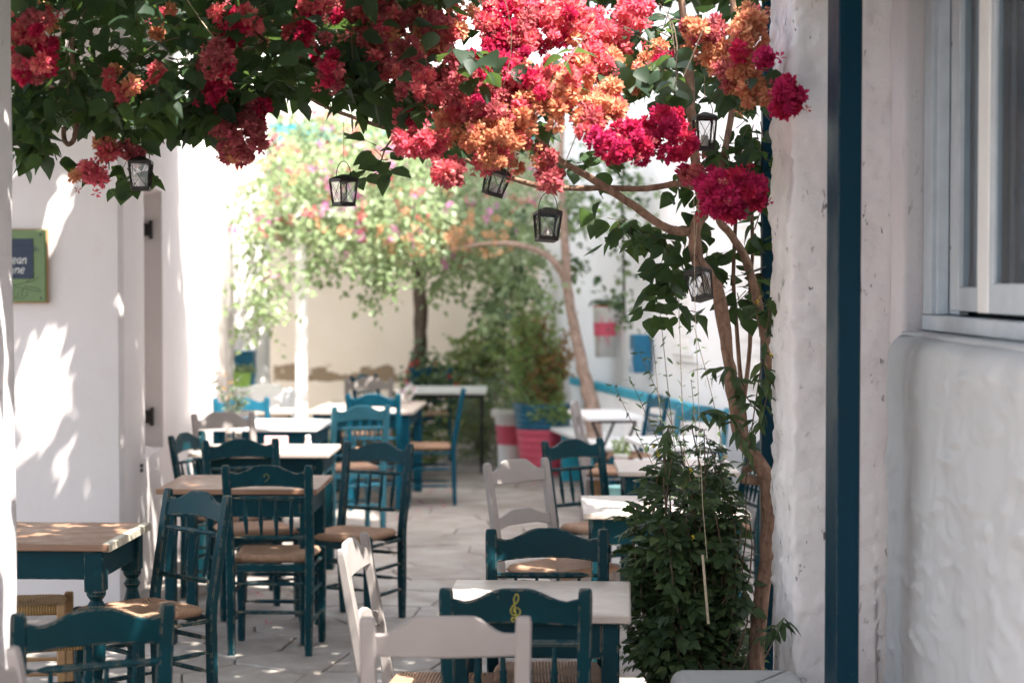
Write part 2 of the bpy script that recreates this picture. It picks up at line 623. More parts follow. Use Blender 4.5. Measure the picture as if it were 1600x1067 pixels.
def stone_mat():
    n = Nodes("flagstone")
    oi = n.new("ShaderNodeObjectInfo").outputs["Random"]
    w = n.coord("World")
    f = n.noise(w, 3.0, 6, .62, .4)
    g = n.noise(w, 26, 5, .65)
    c = n.mix(oi, (.27, .245, .225), (.36, .33, .30))
    c = n.mix(n.ramp(f, .38, .66, 0, .9), c, (.20, .165, .14))
    st = n.noise(w, 1.1, 5, .65, .6)
    c = n.mix(n.ramp(st, .52, .66, 0, .55), c, (.15, .13, .115))
    c = n.mix(n.ramp(n.noise(w, 55, 3, .6), .66, .72, 0, .6), c, (.10, .085, .07))
    c = n.mix(n.ramp(g, .5, .8, 0, .4), c, (.25, .21, .18))
    return n.done(n.bsdf(c, n.ramp(f, .3, .7, .5, .72), n.bump(n.math('ADD', g, f), .35, .012), .4))


M['stone'] = stone_mat()
M['grout'] = simple("paving_joint", (.25, .225, .20), .9, .1, var=.25, scale=14, bump=.4)

# ------------------------------------------------------------------ ground and paving
ground = put("ground", mesh_of(box_bm(-60, 60, -30, 90, -.4, -.022), "ground", M['grout']))
tag(ground, kind="structure")


def clip(poly, p, nrm):
    out = []
    for i in range(len(poly)):
        a, b = poly[i], poly[(i + 1) % len(poly)]
        da, db = (a - p).dot(nrm), (b - p).dot(nrm)
        if da <= 0: out.append(a)
        if da * db < 0: out.append(a + (b - a) * (da / (da - db)))
    return out


seeds = []
GX, GY = .46, .44
for j in range(int((20.4 - 3.0) / GY)):
    for i in range(int(5.6 / GX)):
        seeds.append(Vector((-3.3 + (i + .5 * (j % 2) + rng.uniform(-.33, .33)) * GX, 3.0 + (j + rng.uniform(-.33, .33)) * GY)))
rest_bm = bmesh.new()
n_stone = 0
stone_order = sorted(range(len(seeds)), key=lambda i: abs(seeds[i].y - 10.5))
for i in stone_order:
    s = seeds[i]
    poly = [s + Vector(q) for q in ((-1, -1), (1, -1), (1, 1), (-1, 1))]
    for t in seeds:
        d = t - s
        if 0 < d.length < 1.6:
            g = .004 + .003 * noise.noise(Vector((s.x + t.x, s.y + t.y, 0)) * 3)
            poly = clip(poly, s + d * .5 - d.normalized() * g, d.normalized())
    if len(poly) < 3: continue
    c = sum(poly, Vector((0, 0))) / len(poly)
    top_z = rng.uniform(-.004, .003)
    seen = 7.4 < s.y < 19.6 and abs(s.x) < .3 * s.y and n_stone < 300 and s.x > -2.5 and s.x < .45 + .184 * (20 - s.y)
    bm = bmesh.new() if seen else rest_bm
    lo = [bm.verts.new((p.x, p.y, -.03)) for p in poly]
    mi = [bm.verts.new((p.x, p.y, top_z - .006)) for p in poly]
    hi = []
    for p in poly:
        q = p + (c - p).normalized() * .008
        hi.append(bm.verts.new((q.x, q.y, top_z + .004 * noise.noise(Vector((q.x * 5, q.y * 5, 1))))))
    k = len(poly)
    for a, b in ((lo, mi), (mi, hi)):
        for e in range(k):
            bm.faces.new((a[e], a[(e + 1) % k], b[(e + 1) % k], b[e]))
    bm.faces.new(hi)
    if seen:
        n_stone += 1
        put("flagstone", mesh_of(bm, "flagstone", M['stone']), ground)
put("paving", mesh_of(rest_bm, "paving", M['stone']), ground, kind="stuff")

# ------------------------------------------------------------------ left house
house = thing("whitewashed_house", "white house on the left with a deep shutter recess in its side wall", "house", (-2.013, 9.6, 0))
HX, HY = -2.013, 9.6
SL = -.052


def wl(Y, dep, z):
    return (SL * (Y - HY) - dep, Y - HY, z)


bm = bmesh.new()
def quad(*ps):
    bm.faces.new([bm.verts.new(p) for p in ps])
T = 6.2
ch = .025
quad((-3.2, 0, 0), (-ch, 0, 0), (-ch, 0, T), (-3.2, 0, T))                      # front
quad((-ch, 0, 0), wl(HY + ch, 0, 0), wl(HY + ch, 0, T), (-ch, 0, T))
Y0, Y1, Z0, Z1, DP = 10.36, 11.10, .72, 2.25, .22
YE = 15.5
quad(wl(HY + ch, 0, 0), wl(Y0, 0, 0), wl(Y0, 0, T), wl(HY + ch, 0, T))
quad(wl(Y1, 0, 0), wl(YE, 0, 0), wl(YE, 0, T), wl(Y1, 0, T))
quad(wl(Y0, 0, 0), wl(Y1, 0, 0), wl(Y1, 0, Z0), wl(Y0, 0, Z0))
quad(wl(Y0, 0, Z1), wl(Y1, 0, Z1), wl(Y1, 0, T), wl(Y0, 0, T))
quad(wl(Y0, 0, Z0), wl(Y0, DP, Z0), wl(Y0, DP, Z1), wl(Y0, 0, Z1))
quad(wl(Y1, 0, Z0), wl(Y1, DP, Z0), wl(Y1, DP, Z1 - .05), wl(Y1, 0, Z1))
quad(wl(Y0, DP, Z0), wl(Y1, DP, Z0), wl(Y1, DP, Z1 - .05), wl(Y0, DP, Z1))
quad(wl(Y0, 0, Z0), wl(Y1, 0, Z0), wl(Y1, DP, Z0 + .02), wl(Y0, DP, Z0 + .02))
quad(wl(Y0, 0, Z1), wl(Y1, 0, Z1), wl(Y1, DP, Z1 - .05), wl(Y0, DP, Z1))
quad(wl(YE, 0, 0), wl(YE, 3, 0), wl(YE, 3, T), wl(YE, 0, T))
quad((-3.2, 0, T), (-ch, 0, T), wl(YE, 0, T), wl(YE, 3, T))
quad((-3.2, 0, 0), wl(YE, 3, 0), wl(YE, 3, T), (-3.2, 0, T))
bmesh.ops.remove_doubles(bm, verts=bm.verts, dist=.0005)
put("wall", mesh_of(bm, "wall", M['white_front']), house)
# shutter stays: flanged black blocks on the far jamb of the recess
for zc in (2.02, .905):
    hb = box_bm(-.05, .035, -.022, .0, zc - .038, zc + .038, .003)
    box_bm(.028, .048, -.034, .0, zc - .055, zc + .055, .003, bm=hb)
    box_bm(-.05, .03, -.028, -.022, zc - .004, zc + .004, bm=hb)
    p = wl(Y1, 0, 0)
    put("shutter_stay", mesh_of(hb, "shutter_stay", M['black']), house, (p[0] - .10, p[1] - .001, 0))
for zc in (.70, .675):
    hb = box_bm(0, .018, -.012, .012, zc - .009, zc + .009, .002)
    p = wl(10.18, 0, 0)
    put("pipe_end", mesh_of(hb, "pipe_end", M['black']), house, (p[0] - .004, p[1], 0))

# sign board
sg = thing("menu_sign", "green painted board with a navy panel and white handwriting on the house wall", "sign", (-2.56, 9.568, 1.79))
box("board", M['green_board'], sg, -.16, .16, -.012, .016, -.185, .185, .006, 2)
box("wooden_edge", M['wood_raw'], sg, -.166, .166, .006, .030, -.191, .191, .004)
box("panel", M['navy'], sg, -.125, .098, -.0165, -.010, -.065, .140, .001)
LET = {
 'A': [[(0, 0), (.3, 1), (.6, 0)], [(.12, .38), (.5, .38)]],
 'C': [[(.55, .85), (.35, 1), (.1, .8), (.02, .45), (.15, .1), (.38, 0), (.58, .18)]],
 'e': [[(.03, .28), (.4, .34), (.4, .5), (.22, .6), (.05, .42), (.05, .18), (.2, 0), (.42, .1)]],
 'g': [[(.42, .5), (.2, .6), (.04, .38), (.1, .1), (.3, .08), (.42, .45), (.38, -.15), (.2, -.42), (.02, -.28)]],
 'a': [[(.42, .52), (.2, .6), (.04, .32), (.14, .04), (.32, .12), (.42, .5), (.4, .12), (.5, .0)]],
 'n': [[(.05, .58), (.07, 0)], [(.07, .35), (.22, .58), (.38, .5), (.4, .1), (.48, 0)]],
 'u': [[(.05, .58), (.05, .15), (.18, 0), (.36, .1), (.42, .58)], [(.42, .58), (.42, .1), (.5, 0)]],
 'i': [[(.1, .55), (.1, .08), (.18, 0)], [(.1, .78), (.12, .82)]],
 's': [[(.36, .54), (.18, .6), (.06, .46), (.3, .26), (.32, .1), (.16, 0), (.02, .08)]],
}
ADV = {'A': .68, 'C': .66, 'i': .3, 's': .46}


def strokes(text, x0, z0, h, slant=.2):
    out, x = [], x0
    for chx in text:
        for st in LET[chx]:
            out.append([(x + (px + slant * pz) * h, z0 + pz * h) for px, pz in st])
        x += ADV.get(chx, .56) * h
    return out


def stroke_mesh(sts, y, r, mat, name, k=3):
    bm = bmesh.new()
    for st in sts:
        pts = smooth_path([(p[0], y, p[1]) for p in st], k) if len(st) > 2 else [(p[0], y, p[1]) for p in st]
        tube_bm(pts, r, 4, bm)
    return mesh_of(bm, name, mat)


put("lettering", stroke_mesh(strokes("Aegean", -.098, .012, .047) + strokes("Cuisine", -.105, -.038, .047), -.0170, .0021, M['chalk'], "lettering"), sg)
dood = [[(-.10, .085), (-.03, .11), (.05, .105), (.115, .088), (.05, .072), (-.03, .068), (-.10, .085)], [(.10, .10), (.13, .085), (.10, .078)],
        ]
put("fish_drawing", stroke_mesh(dood, -.0168, .0011, simple("faint_blue_line", (.04, .07, .12)), "fish_drawing"), sg)
dood2 = [[(-.10, -.105), (0, -.098), (.06, -.085), (.10, -.075), (.125, -.055)], [(.06, -.085), (.08, -.068), (.095, -.06)],
         [(-.12, -.15), (-.04, -.10), (.02, -.11), (.09, -.125), (.135, -.13), (.11, -.112), (.05, -.105)],
         [(.0, -.115), (-.015, -.15), (.01, -.16), (.02, -.13)], [(.045, -.115), (.035, -.15), (.06, -.155), (.065, -.13)],
         [(-.12, -.168), (-.07, -.165), (-.02, -.17), (.02, -.166), (.05, -.169)]]
put("olive_drawing", stroke_mesh(dood2, -.0125, .0014, M['ink'], "olive_drawing"), sg)
for sx, sz in ((.135, .16), (.135, -.165)):
    put("screw", mesh_of(box_bm(sx - .005, sx + .005, -.016, -.010, sz - .005, sz + .005, .002), "screw", M['black']), sg)

# near wall at the left edge of the view
nw = put("garden_wall", mesh_of(prism_noise_bm(rounded([(-1.39, 2.2), (-1.39, 5.2), (-1.75, 5.2), (-1.75, 2.2)], .03), 0, 3.9, .12, .006, 3.0, .12), "garden_wall", M['grainy'], True))
tag(nw, "plain grey white wall end close by at the left edge with slim streaks of sun", "wall")

# set back white wall, masonry ledge
sb = put("courtyard_wall", mesh_of(prism_noise_bm([(-4.2, 16.0), (-2.14, 16.0), (-2.14, 16.4), (-4.2, 16.4)], 0, 5.6, .2, .008, 2.0, .2), "courtyard_wall", M['white'], True))
tag(sb, "narrow white wall standing back behind the house corner above the ledge", "wall")
lg = put("masonry_ledge", mesh_of(prism_noise_bm(rounded([(-2.75, 15.3), (-1.98, 15.3), (-1.98, 15.98), (-2.75, 15.98)], .04), 0, .84, .07, .008, 4.0, .1, .04), "masonry_ledge", M['white'], True))
tag(lg, "low white masonry ledge carrying the lime green pot", "ledge")

# beige rear wall, building beyond
bw = put("rear_wall", mesh_of(prism_noise_bm([(-4.5, 20.0), (.5, 20.0), (.5, 20.35), (-4.5, 20.35)], 0, 3.2, .2, .01, 1.5, .25), "rear_wall", M['beige'], True))
tag(bw, "cream rear wall with flaked brown patches closing the courtyard", "wall")
rb = thing("white_building", "white building behind the cream wall showing between vine and blossoms", "building", (-1, 26, 0))
box("wall", M['white'], rb, -9, 9, 0, .6, 0, 7.5)
for wx in (-4.2, 2.4):
    fr = box("window_frame", M['turq'], rb, wx - .45, wx + .45, -.04, -.002, 3.6, 5.0, .01)
    box("pane", M['pane'], fr, wx - .36, wx + .36, -.05, -.042, 3.7, 4.9)
eave = thing("shade_roof", "flat white roof slab added to shade the cream wall, with a turquoise edge board", "roof", (-2.0, 18.75, 3.1))
box("slab", M['white_paint'], eave, -2.4, 2.35, .03, 1.28, .11, .24, .01)  # slab added to keep the sun off the cream wall below
box("edge_board", M['turq'], eave, -2.4, 2.35, 0, .028, .06, .20, .004)
# unseen block added behind the camera to keep sky light off the foreground
oh = thing("sky_blocker", "white wall block added behind the camera to shade the near courtyard", "house", (0, -3.2, 0))
box("wall", M['white'], oh, -7, 7, -.6, 0, 0, 5.0)

# right hand wall running away obliquely
def rw(Y):
    return .29 + .184 * (20 - Y)
p = [(rw(6.2), 6.2), (rw(20.3), 20.3), (rw(20.3) + .5, 20.3), (rw(6.2) + .5, 6.2)]
r_w = put("boundary_wall", mesh_of(prism_noise_bm(p, 0, 7.3, .25, .008, 1.6, .25), "boundary_wall", M['white_right'], True))
tag(r_w, "tall bright white wall along the right side behind the planters", "wall")
p = [(rw(6.2), 6.2), (rw(10.4), 10.4), (rw(10.4) + .5, 10.4), (rw(6.2) + .5, 6.2)]
hb_ = put("shade_block", mesh_of(prism_noise_bm(p, 7.301, 9.4, .25, .008, 1.6, .25), "shade_block", M['white_right'], True), r_w)  # unseen block added on top of the wall to shade the courtyard floor
WDIR = Vector((-.184, 1, 0)).normalized()
WN = Vector((-1, -.184, 0)).normalized()
WANG = math.atan2(WDIR.y, WDIR.x) - math.pi / 2          # turn of an object whose +y runs along the wall
# shallow white shutter panels on it
for i, (Yc, w_, z0, z1, lab) in enumerate(((12.55, .62, 1.05, 2.35, "tall closed white shutters on the right wall nearest the twisted trunk"), (14.25, .55, 1.15, 2.3, "closed white shutters on the right wall beside the blue planter"))):
    sh = thing("window_shutter", lab, "shutter", (rw(Yc), Yc, 0), WANG, "white shutters on the right wall")
    box("frame", M['white_paint'], sh, -.035, .02, -w_ / 2 - .05, w_ / 2 + .05, z0 - .05, z1 + .05, .006)
    for k in (-1, 1):
        lf = box("leaf_panel", M['white_paint'], sh, -.055, -.036, min(k * .006, k * w_ / 2), max(k * .006, k * w_ / 2), z0, z1, .004)
        for q in range(12):
            zz = z0 + .07 + q * (z1 - z0 - .14) / 12
            box("slat", M['white_paint'], lf, -.062, -.056, min(k * .05, k * (w_ / 2 - .05)), max(k * .05, k * (w_ / 2 - .05)), zz, zz + .055, .002)

# turquoise and white board bench back along the wall
bn = thing("picket_bench", "long bench back of white upright boards under a turquoise rail along the right wall", "bench", (1.38, 12.9, 0), WANG)
L = 4.5
box("rail", M['turq'], bn, -.035, .03, -.35, L, .765, .835, .006)
box("base_rail", M['white_paint'], bn, -.012, .022, -.35, L, .10, .16, .004)
nb = int((L + .3) / .102)
bme = mesh_of(box_bm(-.028, -.013, 0, .088, .05, .763, .003), "board", M['white_paint'])
for i in range(nb):
    put("board", bme, bn, (rng.uniform(-.002, .002), -.33 + i * .102, rng.uniform(-.006, 0)))
box("seat_plank", M['white_paint'], bn, -.40, -.03, -.35, L, .40, .435, .006)
for q in range(5):
    box("support", M['turq'], bn, -.38, -.05, -.3 + q * 1.15, -.24 + q * 1.15, 0, .398, .004)

# ------------------------------------------------------------------ house at the right
def smear(bm_, sel, axes, nrm, r1, r2, count, seed, amt=1.0, sy=1.0):
    """Trowel marks: short raised strokes with one sharp side, pressed into the plaster skin."""
    vs = [v for v in bm_.verts if sel(v.co)]
    P = np.array([(v.co[axes[0]], v.co[axes[1]]) for v in vs])
    P[:, 0] *= sy
    H = np.zeros(len(vs))
    r = random.Random(seed)
    for _ in range(count):
        cx, cz = r.uniform(*r1) * sy, r.uniform(*r2)
        an = r.choice((r.gauss(1.9, .35), r.gauss(2.6, .3), r.gauss(.5, .5)))
        L, w = r.uniform(.010, .038), r.uniform(.004, .008)
        h = r.uniform(.002, .0065) * amt
        d = P - (cx, cz)
        a = d[:, 0] * math.cos(an) + d[:, 1] * math.sin(an)
        b = -d[:, 0] * math.sin(an) + d[:, 1] * math.cos(an) + a * a * r.uniform(-12, 12)
        k = np.where(b > 0, 1.0, r.uniform(2.5, 5.0))
        H += h * np.exp(-(a / L) ** 4) * np.exp(-(np.abs(b) / w / k) ** 1.5)
    for v, q in zip(vs, H):
        v.co += nrm * float(q)


nh = thing("shop_house", "white rough plastered house at the right with a sliding window", "house", (1.136, 5.6, 0))
def sub(bm_, dx=-1.136, dy=-5.6):
    for v in bm_.verts:
        v.co.x += dx; v.co.y += dy
    return bm_
pb = prism_noise_bm(rounded([(.840, 5.6), (1.55, 5.6), (1.55, 6.05), (.840, 6.05)], .02, 3), 0, 3.3, .014, .012, 9.0, .012, 0, 3.0, .008)
smear(pb, lambda c: c.y < 5.605, (0, 2), Vector((0, -1, 0)), (.78, 1.2), (0, 3.0), 330, 8, .8)
smear(pb, lambda c: c.x < .855, (1, 2), Vector((-1, 0, 0)), (5.58, 6.05), (0, 3.0), 260, 9, 1.5)
for v in pb.verts:
    if v.co.x < 1.1:
        z = v.co.z
        v.co.x += .030 * max(0, 1 - z / 1.9) ** 1.5
put("pillar", mesh_of(sub(pb), "pillar", M['rough'], True), nh)
put("jamb", mesh_of(sub(prism_noise_bm(rounded([(1.137, 5.40), (1.60, 5.40), (1.60, 5.598), (1.137, 5.598)], .018), 0, 3.6, .03, .004, 8, .03)), "jamb", M['grainy'], True), nh)
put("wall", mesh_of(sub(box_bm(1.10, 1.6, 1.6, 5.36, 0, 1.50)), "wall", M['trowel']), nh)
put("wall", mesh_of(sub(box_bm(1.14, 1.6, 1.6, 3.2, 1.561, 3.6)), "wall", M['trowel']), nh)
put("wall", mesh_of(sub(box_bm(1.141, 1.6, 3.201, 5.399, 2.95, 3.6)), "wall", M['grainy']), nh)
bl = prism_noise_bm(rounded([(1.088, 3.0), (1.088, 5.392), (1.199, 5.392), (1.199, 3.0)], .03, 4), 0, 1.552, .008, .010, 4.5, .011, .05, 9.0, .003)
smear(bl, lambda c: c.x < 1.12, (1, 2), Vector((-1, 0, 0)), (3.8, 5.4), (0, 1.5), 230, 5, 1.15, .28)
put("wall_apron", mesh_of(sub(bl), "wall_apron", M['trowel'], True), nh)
put("sill", mesh_of(sub(box_bm(1.13, 1.32, 3.2, 5.399, 1.502, 1.562, .006)), "sill", M['trowel']), nh)
wf = put("window_frame", mesh_of(sub(box_bm(1.19, 1.27, 3.21, 5.388, 1.565, 1.61, .004)), "window_frame", M['frame']), nh)
def wbox(name, mat, x0, x1, y0, y1, z0, z1, bev=.003):
    return put(name, mesh_of(sub(box_bm(x0, x1, y0, y1, z0, z1, bev)), name, mat), wf)
wbox("frame_post", M['frame'], 1.192, 1.27, 5.285, 5.388, 1.612, 2.94)
wbox("frame_post", M['frame'], 1.240, 1.27, 5.155, 5.283, 1.612, 2.94)
wbox("frame_bead", M['frame'], 1.205, 1.238, 5.262, 5.283, 1.612, 2.94)
wbox("sash_stile", M['frame'], 1.216, 1.248, 5.065, 5.152, 1.625, 2.93)
wbox("sash_stile", M['frame'], 1.216, 1.248, 4.745, 4.86, 1.625, 2.93)
wbox("sash_rail", M['frame'], 1.218, 1.246, 4.862, 5.063, 1.625, 1.690)
wbox("glass_pane", M['pane'], 1.230, 1.234, 4.862, 5.063, 1.692, 2.93, 0)
wbox("sash_stile", M['white_paint'], 1.188, 1.214, 4.64, 4.742, 1.625, 2.93)
wbox("sash_stile", M['frame'], 1.191, 1.213, 4.60, 4.638, 1.625, 2.93)
wbox("sash_rail", M['frame'], 1.190, 1.213, 3.3, 4.598, 1.625, 1.700)
wbox("glass_pane", M['pane'], 1.200, 1.204, 3.3, 4.598, 1.702, 2.93, 0)
for zz in (2.37, 1.80):
    wbox("screw", M['black'], 1.232, 1.239, 5.215, 5.229, zz - .007, zz + .007, .002)
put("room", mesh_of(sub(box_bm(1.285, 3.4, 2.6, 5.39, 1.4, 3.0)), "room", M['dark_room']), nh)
# curtains and one added pale strip just behind the glass
def curtain(name, mat, y0, y1, x, amp, per):
    bmc = bmesh.new()
    n_ = 40
    lo, hi = [], []
    for i in range(n_ + 1):
        y = y0 + (y1 - y0) * i / n_
        xx = x + amp * math.sin(2 * math.pi * (y - y0) / per)
        lo.append(bmc.verts.new((xx, y, 1.63))); hi.append(bmc.verts.new((xx, y, 2.94)))
    for i in range(n_):
        bmc.faces.new((lo[i], lo[i + 1], hi[i + 1], hi[i]))
    put(name, mesh_of(sub(bmc), name, mat, True), nh)
curtain("curtain", M['curtain'], 4.97, 5.26, 1.267, .010, .11)
curtain("dark_curtain", M['curtain_dark'], 4.70, 4.955, 1.262, .012, .21)
curtain("curtain", M['curtain'], 4.655, 4.695, 1.258, .004, .03)  # pale strip added to imitate a light streak in the glass
curtain("dark_curtain", M['curtain_dark'], 3.6, 4.65, 1.264, .014, .17)

post = put("steel_post", mesh_of(box_bm(.8765, .9405, 5.0, 5.18, 0, 3.4, .005, 2), "steel_post", M['post']))
for zz in (1.01, .64):
    put("screw", mesh_of(lathe_bm([(.004, 0), (.004, .003), (.002, .004)], 8, axis=Matrix.Rotation(R(90), 3, 'X')), "screw", M['post']), post, (.925, 5.0, zz))
tag(post, "thick petrol blue steel post in front of the rough white pillar", "post")
post2 = put("slim_post", mesh_of(box_bm(.846, .890, 6.28, 6.33, 0, 3.4, .004, 2), "slim_post", M['post']))
tag(post2, "slim blue post half hidden behind the left edge of the rough pillar", "post")
lb = put("masonry_bench", mesh_of(prism_noise_bm(rounded([(.475, 5.02), (.868, 5.02), (.868, 5.585), (.475, 5.585)], .05), 0, .54, .05, .006, 5, .05, .045, 5.0), "masonry_bench", M['trowel'], True))
tag(lb, "low rounded white masonry bench at the foot of the pillar", "bench")

# pergola at the back left: white post with beams
pg = thing("pergola", "white pergola post and beams under the back vine with one turquoise beam", "pergola", (-1.68, 14.8, 0))
box("post", M['white_paint'], pg, -.045, .045, -.045, .045, 0, 2.22, .006)
box("beam", M['white_paint'], pg, -.30, .42, -.04, .04, 2.222, 2.32, .006)
box("beam", M['white_paint'], pg, -.04, .04, .045, 4.9, 2.223, 2.31, .006)
box("turquoise_beam", M['turq'], pg, -.75, .5, 2.55, 2.63, 3.02, 3.12, .006)
box("post", M['white_paint'], pg, -.72, -.66, 2.56, 2.62, 0, 3.018, .006)
box("post", M['white_paint'], pg, -.03, .03, 2.56, 2.62, 2.312, 3.018, .006)

# ------------------------------------------------------------------ chairs
MC = {}
def cached(key, fn):
    if key not in MC:
        MC[key] = fn()
    return MC[key]


def py(z):
    return -.012 * (1 - z / .44) if z < .44 else -.078 * (z - .44) / .44


def px(z):
    return .176 + .012 * z / .88


def post_mesh(s, H, mat):
    bm = bmesh.new()
    zs = [0, .02, .2, .40, .47, .6, .75, H - .035, H - .014, H - .003, H]
    rings = []
    for i, z in enumerate(zs):
        hw, hd = .0195, .0175
        if z > .5: hd = .0175 - .004 * (z - .5) / .4
        if z < .03: hw, hd = .0165, .0150
        if i == 8: hw, hd = hw * .97, hd * .95
        if i == 9: hw, hd = hw * .86, hd * .8
        if i == 10: hw, hd = hw * .66, hd * .55
        c = .0045
        x, y = s * px(z), py(z)
        ring = []
        for (a, b) in ((-hw + c, -hd), (hw - c, -hd), (hw, -hd + c), (hw, hd - c), (hw - c, hd), (-hw + c, hd), (-hw, hd - c), (-hw, -hd + c)):
            ring.append(bm.verts.new((x + a, y + b, z)))
        rings.append(ring)
    for a, b in zip(rings, rings[1:]):
        for k in range(8):
            bm.faces.new((a[k], a[(k + 1) % 8], b[(k + 1) % 8], b[k]))
    bm.faces.new(rings[0][::-1]); bm.faces.new(rings[-1])
    return mesh_of(bm, "rear_post", mat)


def slat_mesh(top, bot, mat, name, th=.009, bow=.014):
    """A shaped board between the posts; top(u), bot(u) give the outline for u in -1..1."""
    bm = bmesh.new()
    N = 20
    rows = []
    for i in range(N + 1):
        u = -1 + 2 * i / N
        zt, zb = top(u), bot(u)
        x = u * (px((zt + zb) / 2) - .014)
        bw = -bow * (1 - u * u)
        c = .004
        ring = [(x, py(zb) + bw - th, zb + c), (x, py(zb) + bw - th + c, zb), (x, py(zb) + bw + th - c, zb), (x, py(zb) + bw + th, zb + c),
                (x, py(zt) + bw + th, zt - c), (x, py(zt) + bw + th - c, zt), (x, py(zt) + bw - th + c, zt), (x, py(zt) + bw - th, zt - c)]
        rows.append([bm.verts.new(p) for p in ring])
    for a, b in zip(rows, rows[1:]):
        for k in range(8):
            bm.faces.new((a[k], a[(k + 1) % 8], b[(k + 1) % 8], b[k]))
    bm.faces.new(rows[0][::-1]); bm.faces.new(rows[-1])
    return mesh_of(bm, name, mat)


def sm(a, b, x):
    t = max(0, min(1, (x - a) / (b - a)))
    return t * t * (3 - 2 * t)


def crest_top(H):
    return lambda u: H - .036 + .038 * sm(.82, .16, abs(u)) + .008 * sm(.78, 1.0, abs(u))


def bar_mesh(p, q, r, mat, name, n=8, swell=0.0):
    p, q = Vector(p), Vector(q)
    pts = [p + (q - p) * (i / 6) for i in range(7)]
    rad = [r * (1 + swell * math.sin(math.pi * i / 6)) for i in range(7)]
    me = mesh_of(tube_bm(pts, rad, n), name, mat, False)
    return me


def spindle_mesh(x, z0, z1, mat):
    bm = bmesh.new()
    prof = [(.0055, 0), (.0065, .08), (.0095, .3), (.0115, .42), (.0085, .5), (.012, .55), (.0085, .6), (.0085, .66), (.0065, .85), (.0055, 1)]
    pts, rad = [], []
    for r, t in prof:
        z = z0 + (z1 - z0) * t
        pts.append((x * (1 + .04 * t), py(z) - .006, z)); rad.append(r)
    return mesh_of(tube_bm(pts, rad, 7, bm), "spindle", mat, True)


def leg_mesh(s, y, mat, top=.455, x=.192):
    bm = bmesh.new()
    rings = []
    for z, h in ((0, .0145), (.02, .0165), (.25, .019), (.40, .019), (top - .006, .0185), (top, .014)):
        ring = []
        c = .005
        for (a, b) in ((-h + c, -h), (h - c, -h), (h, -h + c), (h, h - c), (h - c, h), (-h + c, h), (-h, h - c), (-h, -h + c)):
            ring.append(bm.verts.new((s * x + a, y + b, z)))
        rings.append(ring)
    for a, b in zip(rings, rings[1:]):
        for k in range(8):
            bm.faces.new((a[k], a[(k + 1) % 8], b[(k + 1) % 8], b[k]))
    bm.faces.new(rings[0][::-1]); bm.faces.new(rings[-1])
    return mesh_of(bm, "front_leg", mat)


def seat_mesh(mat, seed=0, wf=.198, wr=.172, y0=.018, y1=.372):
    bm = bmesh.new()
    N = 22
    rows = {}
    def pos(i, j, side):
        u, v = -1 + 2 * i / N, -1 + 2 * j / N
        # edge rounding
        e = max(abs(u), abs(v))
        y = (y0 + y1) / 2 + v * (y1 - y0) / 2
        w = wr + (wf - wr) * (v + 1) / 2
        x = u * w
        rad = .022 * math.sqrt(max(0, 1 - max(0, (e - .86) / .14) ** 2)) if e > .86 else .022
        dish = .010 * (1 - max(u * u, v * v))
        seam = .004 * math.exp(-((abs(u) - abs(v)) / .06) ** 2)
        lump = .0025 * noise.noise(Vector((x * 30, y * 30, seed)))
        if side > 0:
            return (x, y, .440 + rad - dish - seam + lump)
        return (x, y, .440 - rad * .9)
    for side in (1, -1):
        for i in range(N + 1):
            for j in range(N + 1):
                edge = i in (0, N) or j in (0, N)
                if side < 0 and edge:
                    rows[(i, j, -1)] = rows[(i, j, 1)]
                else:
                    rows[(i, j, side)] = bm.verts.new(pos(i, j, side))
        for i in range(N):
            for j in range(N):
                q = [rows[(i, j, side)], rows[(i + 1, j, side)], rows[(i + 1, j + 1, side)], rows[(i, j + 1, side)]]
                bm.faces.new(q if side > 0 else q[::-1])
    return mesh_of(bm, "seat", mat, True)


TREBLE = [[(-.002, -.036), (-.010, -.034), (-.009, -.026), (-.001, -.028), (.003, -.034), (.000, -.012), (-.003, .012), (-.004, .028), (.002, .040), (.008, .034), (.006, .020), (-.006, .008), (-.013, -.004), (-.010, -.016), (.002, -.020), (.012, -.014), (.011, -.003), (.002, .002), (-.005, -.004), (-.003, -.011)]]
BASS = [[(-.012, .004), (-.008, .012), (.002, .014), (.010, .006), (.008, -.006), (-.002, -.018), (-.010, -.022)], [(-.012, .004), (-.007, .002), (-.008, .007)], [(.017, .008), (.0185, .009)], [(.017, .000), (.0185, .001)]]


